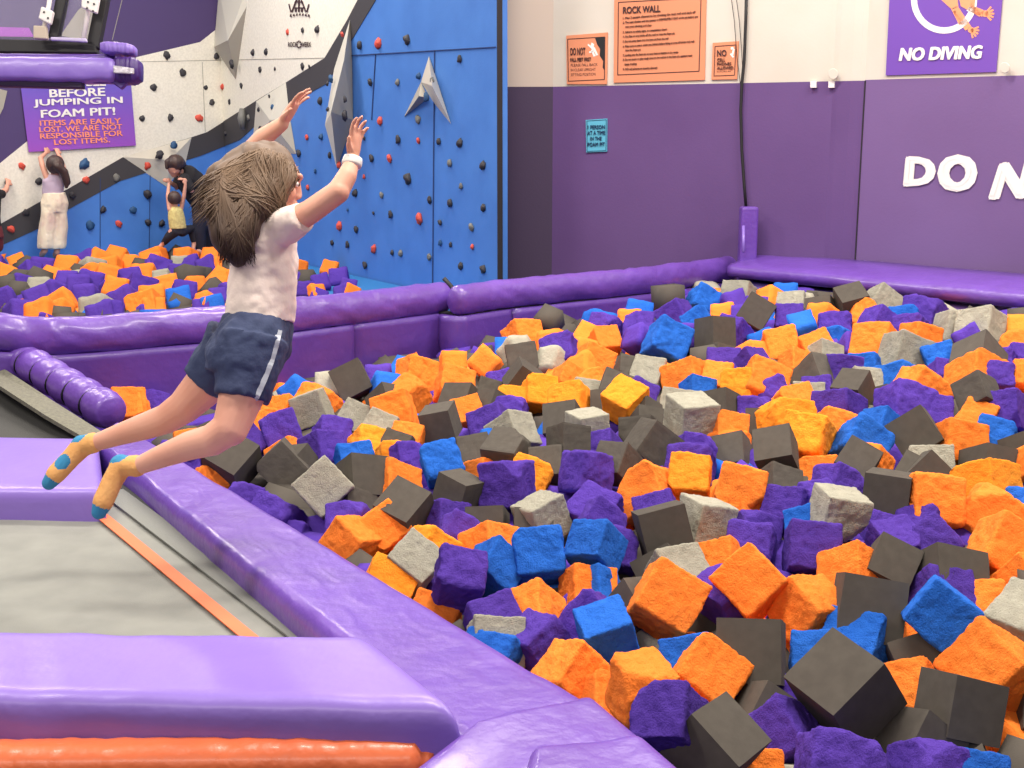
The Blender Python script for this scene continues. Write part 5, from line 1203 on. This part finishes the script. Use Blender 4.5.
def sproj(x, y):
    a = p(x, y, 3.3)
    best = None; dr = (a - CAM).normalized()
    loc = a - sh.location - G.location
    hit, q, nn, _ = sh.ray_cast(loc, dr)
    return (q + sh.location + G.location - dr * .004, True) if hit else (p(x, y, 3.5), False)
pts = [q for q, h in (sproj(x, y) for x, y in [(lerp(sp[i][0], sp[i + 1][0], t / 6), lerp(sp[i][1], sp[i + 1][1], t / 6)) for i in range(5) for t in range(6)]) if h]
if len(pts) > 3:
    for a, b in zip(pts, pts[1:]):
        dd = (b - a).normalized(); sd = dd.cross((a - CAM).normalized()).normalized() * .0085
        mb.add([a + sd, b + sd, b - sd, a - sd], [(0, 1, 2, 3)])
    mb.build('side_stripe', M_stripe, sh, True)
# grip socks
for (pts, rr, anc, tip, st) in ((nf, [.033, .036, .031, .031, .023], nl[-1], 0, 0), (ff, [.033, .036, .031, .031, .023], fl[-1], 1, 1)):
    mb = MB(); prev = nl[-2] if not st else fl[-2]
    dd = (pts[0] - prev).normalized(); a = pts[0] - dd * .012
    xx = dd.cross(FWD).normalized(); yy = dd.cross(xx)
    loft(mb, [(a, xx * .033, yy * .033), (pts[0] + dd * .01, xx * .033, yy * .033)], 18)
    limb(mb, pts, rr, 16)
    so = fuse('sock', mb, M_sock, G, .005, 2)
    so.data.materials.append(M_sockb)
    loc = G.location + so.location; toe = pts[-1]; top = pts[1]; hp = pts[0]
    for f in so.data.polygons:
        c = f.center + loc
        if (c - toe).length < .034 or ((c - (top - dd * .0 + UP * .02)).length < .034) or (st and abs((c - pts[2].lerp(pts[3], .4) + FWD * .03 - UP * .012).length) < .026): f.material_index = 1
mb = MB(); a = p(351.3, 166, 3.595); b = p(353.2, 157.5, 3.6); limb_d = (b - a)
mb.tube([a, a.lerp(b, .3), a.lerp(b, .7), b], [.0285, .03, .029, .027], 20); mb.build('wristband', M_white, G, True)

# hair
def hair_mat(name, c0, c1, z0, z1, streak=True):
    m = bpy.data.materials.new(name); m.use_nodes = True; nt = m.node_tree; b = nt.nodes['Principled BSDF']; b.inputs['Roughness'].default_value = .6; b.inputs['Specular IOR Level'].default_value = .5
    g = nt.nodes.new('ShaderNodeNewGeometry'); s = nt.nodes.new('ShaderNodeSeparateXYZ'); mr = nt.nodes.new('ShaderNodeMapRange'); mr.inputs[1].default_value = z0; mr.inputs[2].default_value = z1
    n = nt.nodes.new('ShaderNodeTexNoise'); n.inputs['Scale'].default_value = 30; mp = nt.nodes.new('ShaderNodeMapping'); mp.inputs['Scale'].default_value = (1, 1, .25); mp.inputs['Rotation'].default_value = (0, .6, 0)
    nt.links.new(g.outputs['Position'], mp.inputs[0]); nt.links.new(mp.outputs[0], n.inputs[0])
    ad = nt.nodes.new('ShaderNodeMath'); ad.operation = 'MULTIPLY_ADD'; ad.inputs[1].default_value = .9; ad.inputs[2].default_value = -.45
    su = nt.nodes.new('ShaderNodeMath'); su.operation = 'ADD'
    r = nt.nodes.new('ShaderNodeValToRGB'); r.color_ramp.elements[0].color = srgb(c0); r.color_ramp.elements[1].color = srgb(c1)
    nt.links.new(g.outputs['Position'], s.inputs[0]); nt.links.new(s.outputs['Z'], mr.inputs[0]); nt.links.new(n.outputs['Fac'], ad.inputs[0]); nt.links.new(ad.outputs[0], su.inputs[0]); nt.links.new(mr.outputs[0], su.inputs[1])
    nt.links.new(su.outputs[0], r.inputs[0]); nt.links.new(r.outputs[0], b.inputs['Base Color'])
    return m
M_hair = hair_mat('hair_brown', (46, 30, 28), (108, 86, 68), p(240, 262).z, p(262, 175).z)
mb = MB()
ball(mb, hc - fx * .02 + fz * .018, (.098, .092, .104), (fx, fy, fz), 24)
limb(mb, [p(262, 172, 3.67), p(240, 186, 3.65), p(229, 210, 3.62), p(231, 235, 3.59), p(238, 260, 3.58)], [.088, .085, .076, .062, .026], 20)
limb(mb, [p(262, 190, 3.62), p(250, 212, 3.585), p(244, 232, 3.57), p(240, 250, 3.57)], [.06, .055, .045, .03], 16)
limb(mb, [p(250, 168, 3.69), p(226, 178, 3.69), p(209, 194, 3.7), p(201, 208, 3.7)], [.075, .055, .036, .014], 18)
limb(mb, [p(272, 180, 3.645), p(266, 205, 3.63), p(254, 226, 3.635), p(246, 246, 3.65)], [.05, .05, .042, .022], 18)
limb(mb, [p(280, 166, 3.66), p(283, 178, 3.635), p(279, 196, 3.62), p(270, 210, 3.62)], [.04, .034, .028, .014], 16)
hb = fuse('hair', mb, M_hair, G, .006, 4, lambda v: .009 * noise.noise(Vector(((v.x + v.z * .3) * 34, v.y * 16, (v.z - v.x) * 4))))
mb = MB(); rh = random.Random(3); hoff = hb.location + G.location
for k in range(900):
    a = rh.random(); lay = rh.random()
    s = (float(np.interp(a, [0, .2, .4, .6, .8, 1], [297, 282, 264, 246, 227, 212])) + rh.uniform(-3, 3), float(np.interp(a, [0, .2, .4, .6, .8, 1], [168, 153, 148, 153, 167, 184])) + rh.uniform(-1, 6))
    far_ = rh.random(); lat = rh.uniform(.75, 1.08); dj = rh.uniform(0, .02)
    if far_ < .22: e = (rh.uniform(189, 212), rh.uniform(186, 226)); m1 = (s[0] - 26, s[1] + 12); m2 = (e[0] + 22, e[1] - 22); dz = 0
    elif far_ < .82: e = (rh.uniform(218, 256), 267 - abs(rh.gauss(0, 16))); m1 = (lerp(s[0] - 6, 240, .15), s[1] + 24); m2 = (lerp(min(256, s[0]), rh.uniform(212, 252), .7), 216); dz = -.05
    else: e = (rh.uniform(262, 284), rh.uniform(200, 226)); m1 = (s[0] + rh.uniform(-4, 8), s[1] + 16); m2 = (lerp(s[0], e[0], .6) + 4, 188); dz = -.04
    P4 = [Vector(q) for q in (s, m1, m2, e)]
    pts = []; dep = 3.69
    for j in range(12):
        t = j / 11; q = P4[0] * (1 - t) ** 3 + P4[1] * 3 * t * (1 - t) ** 2 + P4[2] * 3 * t * t * (1 - t) + P4[3] * t ** 3
        q = q + Vector((noise.noise(Vector((q.x * .05, q.y * .05, k))), noise.noise(Vector((k, q.x * .05, q.y * .05))))) * 3 * t
        a0 = p(q.x, q.y, 3.2); dr = (a0 - CAM).normalized(); hit, hq, _, _ = hb.ray_cast(a0 - hoff, dr)
        if hit: dep = dep * .35 + (hq + hoff - CAM).dot(FWD) * .65 if j else (hq + hoff - CAM).dot(FWD)
        pts.append(p(q.x, q.y, dep - .003 - dj * .3))
    w = rh.uniform(.0012, .0036)
    mb.tube(pts, [w * .4, w * .8, w, w, w, w, w, w, w, w * .8, w * .5, w * .12], 4)
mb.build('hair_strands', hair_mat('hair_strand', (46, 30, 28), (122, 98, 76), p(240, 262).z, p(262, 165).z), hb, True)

# --- climbers at the far wall
def simple_head(mb, c, r, f, u):
    s = u.cross(f).normalized()
    ball(mb, c, (r * .95, r * .8, r * 1.12), (f, s, u), 18); ball(mb, c + f * r * .95 - u * r * .12, (r * .16, r * .12, r * .2), (f, s, u), 8); ball(mb, c + f * r * .5 - u * r * .7, (r * .4, r * .4, r * .4), (f, s, u), 10)
    for k in (-1, 1): ball(mb, c + s * k * r * .8, (r * .18, r * .1, r * .26), (f, s, u), 8)
def kl(x, y, o): return KL.hit(x, y, o)       # stands off from the climbing wall
def legtube(mb, pts, rs): limb(mb, pts, rs, 14)
away = -KL.n; U3 = Vector((0, 0, 1)); S3 = KL.u
def w2(pts, rs, mbx): limb(mbx, pts, rs, 14)
# climber in lavender
pc = lambda x, y, o=.35: kl(x, y, o)
A_ = empty('person', pc(53, 256), 'child climber in lavender top and tie-dye trousers holding the wall', 'person')
mb = MB(); k_ = .0117
simple_head(mb, pc(55, 166, .38), .092, away, U3)
limb(mb, [pc(55, 172), pc(54, 178)], [.04, .04]); loft(mb, [(pc(54, 176), S3 * .1, KL.n * .06), (pc(54, 182), S3 * .115, KL.n * .075), (pc(53, 192), S3 * .1, KL.n * .07), (pc(54, 205), S3 * .12, KL.n * .085), (pc(54, 212), S3 * .1, KL.n * .08)], 20)
limb(mb, [pc(47, 178), pc(42.5, 166, .3), pc(40.5, 158, .22), pc(46, 153, .13), ], [.036, .032, .029, .02]); hand(mb, pc(46, 153, .12), pc(50, 149, .06) - pc(46, 153, .12), U3, away, .13, .9, .2, .009)
limb(mb, [pc(61, 178), pc(64, 170, .28), pc(61, 160, .2), pc(58, 154, .12)], [.036, .032, .028, .02]); hand(mb, pc(58, 154, .12), pc(57, 148, .06) - pc(58, 154, .12), S3, away, .13, .9, .2, .009)
for dx in (0, 1):
    limb(mb, [pc(49 + 9 * dx, 208), pc(46.5 + 13 * dx, 228, .3), pc(45 + 12 * dx, 250, .35)], [.075, .05, .034])
    limb(mb, [pc(44.5 + 12.5 * dx, 251 + dx, .35), pc(42.5 + 13 * dx, 253.5 + dx, .28), pc(41.5 + 14 * dx, 255.5 + dx, .2)], [.034, .034, .026])
fuse('body', mb, M_skin2, A_, .0095, 3)
mb = MB(); loft(mb, [(pc(54, 174.5), S3 * .075, KL.n * .06), (pc(54, 180), S3 * .125, KL.n * .085), (pc(53, 192), S3 * .118, KL.n * .085), (pc(53.5, 194.5), S3 * .12, KL.n * .09)], 22)
fuse('top', mb, mat('top_lavender', (178, 160, 178), .85), A_, .01, 2, lambda v: .006 * noise.noise(v * 14))
mb = MB(); loft(mb, [(pc(54, 192.5), S3 * .125, KL.n * .1), (pc(54.5, 203), S3 * .15, KL.n * .12), (pc(54.5, 212), S3 * .145, KL.n * .11)], 24)
for dx in (0, 1): loft(mb, [(pc(49 + 10 * dx, 208), S3 * .085, KL.n * .1), (pc(47.5 + 12 * dx, 228), S3 * .09, KL.n * .1), (pc(45.8 + 11.5 * dx, 245), S3 * .095, KL.n * .1), (pc(45.6 + 11.5 * dx, 248.5), S3 * .088, KL.n * .09)], 22)
fuse('trousers', mb, mat('tie_dye', (224, 210, 186), .9, .4, 18, (206, 176, 164), 5, bdist=.03, mixpos=(.45, .7)), A_, .01, 2, lambda v: .01 * noise.noise(Vector((v.x * 20, v.y * 20, v.z * 6))))
M_dhair = mat('hair_dark', (52, 38, 36), .5, .5, 60, (74, 54, 48), 12, stretch=(1, 1, .2))
mb = MB(); ball(mb, pc(55.2, 164.5, .4), (.1, .1, .108), None, 18); limb(mb, [pc(57, 166, .48), pc(64, 172, .48), pc(67, 182, .46), pc(66.5, 187, .46)], [.05, .05, .042, .02])
fuse('hair', mb, M_dhair, A_, .01, 2, lambda v: .006 * noise.noise(Vector((v.x * 40, v.y * 40, v.z * 9))))
# adult in black holding the toddler
B_ = empty('person', kl(192, 250, .75), 'adult in black shirt leaning over and holding the toddler by the hands', 'person')
q = lambda x, y, o=.75: kl(x, y, o)
mb = MB(); fdir = (-S3 * .55 - U3 * .75 + KL.n * .5).normalized(); 
simple_head(mb, q(174.5, 167, .85), .1, (-S3 * .35 - U3 * .55 + KL.n * .75).normalized(), (U3 * .8 - S3 * .1 + KL.n * .6).normalized())
limb(mb, [q(179, 171, .8), q(184, 176)], [.05, .06]); loft(mb, [(q(182, 174), (S3 * .3 + U3 * .9).normalized() * .1, KL.n * .13), (q(190, 181), (S3 * .5 + U3 * .8).normalized() * .14, KL.n * .17), (q(200, 196), (S3 * .7 + U3 * .6) * .14, KL.n * .15), (q(206, 208), S3 * .16, KL.n * .15), (q(206, 216), S3 * .14, KL.n * .14)], 22)
limb(mb, [q(184, 180, .92), q(191, 190, 1.0), q(186, 183.5, .98)], [.05, .038, .026]); limb(mb, [q(182, 176, .6), q(177, 187, .6), q(171, 183, .7)], [.05, .038, .026])
hand(mb, q(187, 184.5, .98), q(184, 180.5, .98) - q(187, 184.5, .98), U3, -S3, .15, 1.2, .2, .011); hand(mb, q(172, 184, .7), q(168.5, 180.5, .72) - q(172, 184, .7), U3, -S3, .15, 1.2, .2, .011)
for dx, o in ((0, .85), (1, .65)): limb(mb, [q(204 + 3 * dx, 212, o), q(199 + 8 * dx, 232, o), q(201 + 9 * dx, 250, o)], [.1, .065, .045]); limb(mb, [q(201 + 9 * dx, 251, o), q(197 + 9 * dx, 254, o + .05)], [.045, .04])
fuse('body', mb, M_skin2, B_, .011, 3)
mb = MB(); loft(mb, [(q(180.5, 172.5), (S3 * .3 + U3 * .9).normalized() * .09, KL.n * .12), (q(186, 177), (S3 * .4 + U3 * .85).normalized() * .15, KL.n * .19), (q(193, 185), (S3 * .5 + U3 * .8).normalized() * .17, KL.n * .2), (q(202, 198), (S3 * .7 + U3 * .6) * .17, KL.n * .18), (q(207, 209), S3 * .18, KL.n * .17)], 24)
limb(mb, [q(184, 179, .92), q(189.5, 188, .99)], [.07, .06]); limb(mb, [q(181, 175, .6), q(177.5, 184.5, .6)], [.07, .058])
fuse('shirt', mb, mat('tee_black', (30, 28, 33), .9), B_, .011, 2, lambda v: .008 * noise.noise(v * 12))
mb = MB(); loft(mb, [(q(206, 206), S3 * .17, KL.n * .17), (q(206, 218), S3 * .16, KL.n * .17)], 20)
for dx, o in ((0, .85), (1, .65)): limb(mb, [q(204 + 3 * dx, 212, o), q(199 + 8 * dx, 232, o), q(201 + 9 * dx, 249, o)], [.12, .085, .06])
fuse('trousers', mb, mat('trousers_navy', (32, 34, 52), .9), B_, .012, 2)
mb = MB(); ball(mb, q(175.6, 163, .87), (.106, .106, .1), None, 18); limb(mb, [q(180, 162, .8), q(183, 168, .74), q(184, 172, .7)], [.06, .05, .03]); limb(mb, [q(168, 162, .86), q(166.5, 168, .86)], [.04, .02])
fuse('hair', mb, M_dhair, B_, .01, 2, lambda v: .006 * noise.noise(Vector((v.x * 40, v.y * 40, v.z * 9))))
# toddler
T_ = empty('person', kl(178, 250, .95), 'toddler in yellow tank top and dark leggings hanging from the adult\'s hands', 'person')
q = lambda x, y, o=.95: kl(x, y, o)
mb = MB(); simple_head(mb, q(174.2, 199.5), .074, (away + S3 * .1).normalized(), U3)
limb(mb, [q(175, 205), q(175, 209)], [.032, .034]); loft(mb, [(q(175, 208), S3 * .075, KL.n * .045), (q(175.5, 213), S3 * .085, KL.n * .055), (q(177, 224), S3 * .085, KL.n * .06), (q(178.5, 231), S3 * .08, KL.n * .06)], 18)
limb(mb, [q(169.5, 209.5), q(167.8, 196, .9), q(169, 184, .8)], [.027, .024, .018]); limb(mb, [q(181, 209.5), q(184, 196, 1.0), q(185.5, 184, 1.02)], [.027, .024, .018])
hand(mb, q(169, 184, .8), U3, S3, away, .085, 1.2, .2, .008); hand(mb, q(185.5, 184, 1.02), U3, -S3, away, .085, 1.2, .2, .008)
limb(mb, [q(174, 231), q(168, 237, .9), q(163, 244, .8)], [.058, .042, .028]); limb(mb, [q(162.5, 244.5, .8), q(158.5, 248.5, .78)], [.028, .022])
limb(mb, [q(183, 231), q(191, 229, .85), q(194, 243, .85)], [.058, .042, .028]); limb(mb, [q(194, 244, .85), q(193, 250, .9)], [.028, .022])
fuse('body', mb, M_skin2, T_, .008, 3)
mb = MB(); loft(mb, [(q(175, 206.5), S3 * .05, KL.n * .05), (q(175.5, 210), S3 * .088, KL.n * .068), (q(176.5, 218), S3 * .1, KL.n * .08), (q(178, 228.5), S3 * .1, KL.n * .082)], 20)
fuse('tank_top', mb, mat('tank_yellow', (218, 204, 134), .9, 0, 0, (190, 170, 110), 30), T_, .008, 2)
mb = MB(); loft(mb, [(q(178, 226.5), S3 * .092, KL.n * .075), (q(179, 234), S3 * .085, KL.n * .075)], 18)
limb(mb, [q(175, 231), q(168.5, 237, .9), q(164.5, 242, .82)], [.068, .05, .038]); limb(mb, [q(182, 231), q(191, 229, .85), q(193.5, 240, .85)], [.068, .05, .038])
fuse('leggings', mb, mat('leggings_dark', (34, 33, 44), .9), T_, .008, 2)
mb = MB(); ball(mb, q(174.4, 198, .965), (.079, .079, .082), None, 16); fuse('hair', mb, M_dhair, T_, .008, 2)
# climber cut by the left edge
E_ = empty('person', kl(-14, 254, .4), 'climber at the far left edge, one arm reaching up to a hold', 'person')
q = lambda x, y, o=.4: kl(x, y, o)
mb = MB(); simple_head(mb, q(-14, 178), .1, away, U3); limb(mb, [q(-14, 186), q(-14, 192)], [.045, .05])
loft(mb, [(q(-14, 190), S3 * .14, KL.n * .07), (q(-14, 200), S3 * .15, KL.n * .1), (q(-14, 220), S3 * .13, KL.n * .1), (q(-14, 236), S3 * .14, KL.n * .1)], 18)
limb(mb, [q(-3, 195), q(1, 193.5, .3), q(6, 190, .22), q(7.8, 184.5, .14)], [.045, .038, .032, .024]); hand(mb, q(7.8, 185, .13), q(8.5, 180, .08) - q(7.8, 185, .13), S3, away, .14, .9, .2, .01)
limb(mb, [q(-25, 195), q(-31, 188, .3), q(-29, 176, .2)], [.045, .036, .024])
for dx in (0, 1): limb(mb, [q(-18 + 9 * dx, 232), q(-18 + 11 * dx, 245, .3), q(-18 + 11 * dx, 256, .4)], [.085, .055, .04])
fuse('body', mb, M_skin2, E_, .011, 3)
mb = MB(); loft(mb, [(q(-14, 188), S3 * .1, KL.n * .08), (q(-14, 196), S3 * .16, KL.n * .11), (q(-14, 218), S3 * .15, KL.n * .11), (q(-14, 228), S3 * .16, KL.n * .12)], 20); limb(mb, [q(-4, 195), q(1.5, 194, .3)], [.06, .05]); limb(mb, [q(-24, 195), q(-29, 190, .3)], [.06, .05])
fuse('shirt', mb, M_blackcloth, E_, .011, 2)
mb = MB(); loft(mb, [(q(-14, 226), S3 * .16, KL.n * .13), (q(-12, 238), S3 * .17, KL.n * .13)], 20)
for dx in (0, 1): limb(mb, [q(-18 + 11 * dx, 232), q(-16 + 12 * dx, 246, .35)], [.105, .08])
fuse('shorts', mb, mat('shorts_maroon', (104, 40, 46), .9), E_, .011, 2)
mb = MB(); ball(mb, q(-14, 176.5, .42), (.11, .11, .115), None, 16); fuse('hair', mb, M_dhair, E_, .011, 2)
# ================= camera and light
cam = bpy.data.cameras.new('camera'); co = bpy.data.objects.new('camera', cam); C.objects.link(co)
co.location = CAM; co.rotation_euler = (math.pi / 2 - TH, 0, 0)
cam.sensor_width = 36; cam.lens = F * 36 / 1024; cam.clip_start = .05; cam.clip_end = 100
bpy.context.scene.camera = co
w = bpy.data.worlds.new('world'); bpy.context.scene.world = w; w.use_nodes = True
w.node_tree.nodes['Background'].inputs[0].default_value = srgb((236, 226, 226)); w.node_tree.nodes['Background'].inputs[1].default_value = WORLD
def area(loc, rot, sx, sy, e, col=(255, 246, 236)):
    l = bpy.data.lights.new('ceiling_light', 'AREA'); l.shape = 'RECTANGLE'; l.size = sx; l.size_y = sy; l.energy = e; l.color = srgb(col)[:3]
    o = bpy.data.objects.new('ceiling_light', l); C.objects.link(o); o.location = loc; o.rotation_euler = rot; return o
for x, y, e in ((-4.5, 2.5, 1), (0.5, 3.2, 1.1), (4.6, 4.0, 1), (-4.5, 8, .9), (0.2, 7.6, 1.1), (4, 6.6, .8), (-7, 12, .9), (-3, 12.3, .8)):
    area((x, y, 6.2), (0, 0, 0), 2.4, .5, LAMP * e)
area((-2, -3, 5.5), (math.radians(48), 0, 0), 5, 1.2, LAMP * FRONT)
sc = bpy.context.scene
sc.view_settings.view_transform = 'Standard'; sc.view_settings.look = 'None'; sc.view_settings.exposure = EXPO; sc.view_settings.gamma = 1.0
sc.cycles.max_bounces = 6; sc.cycles.use_denoising = True
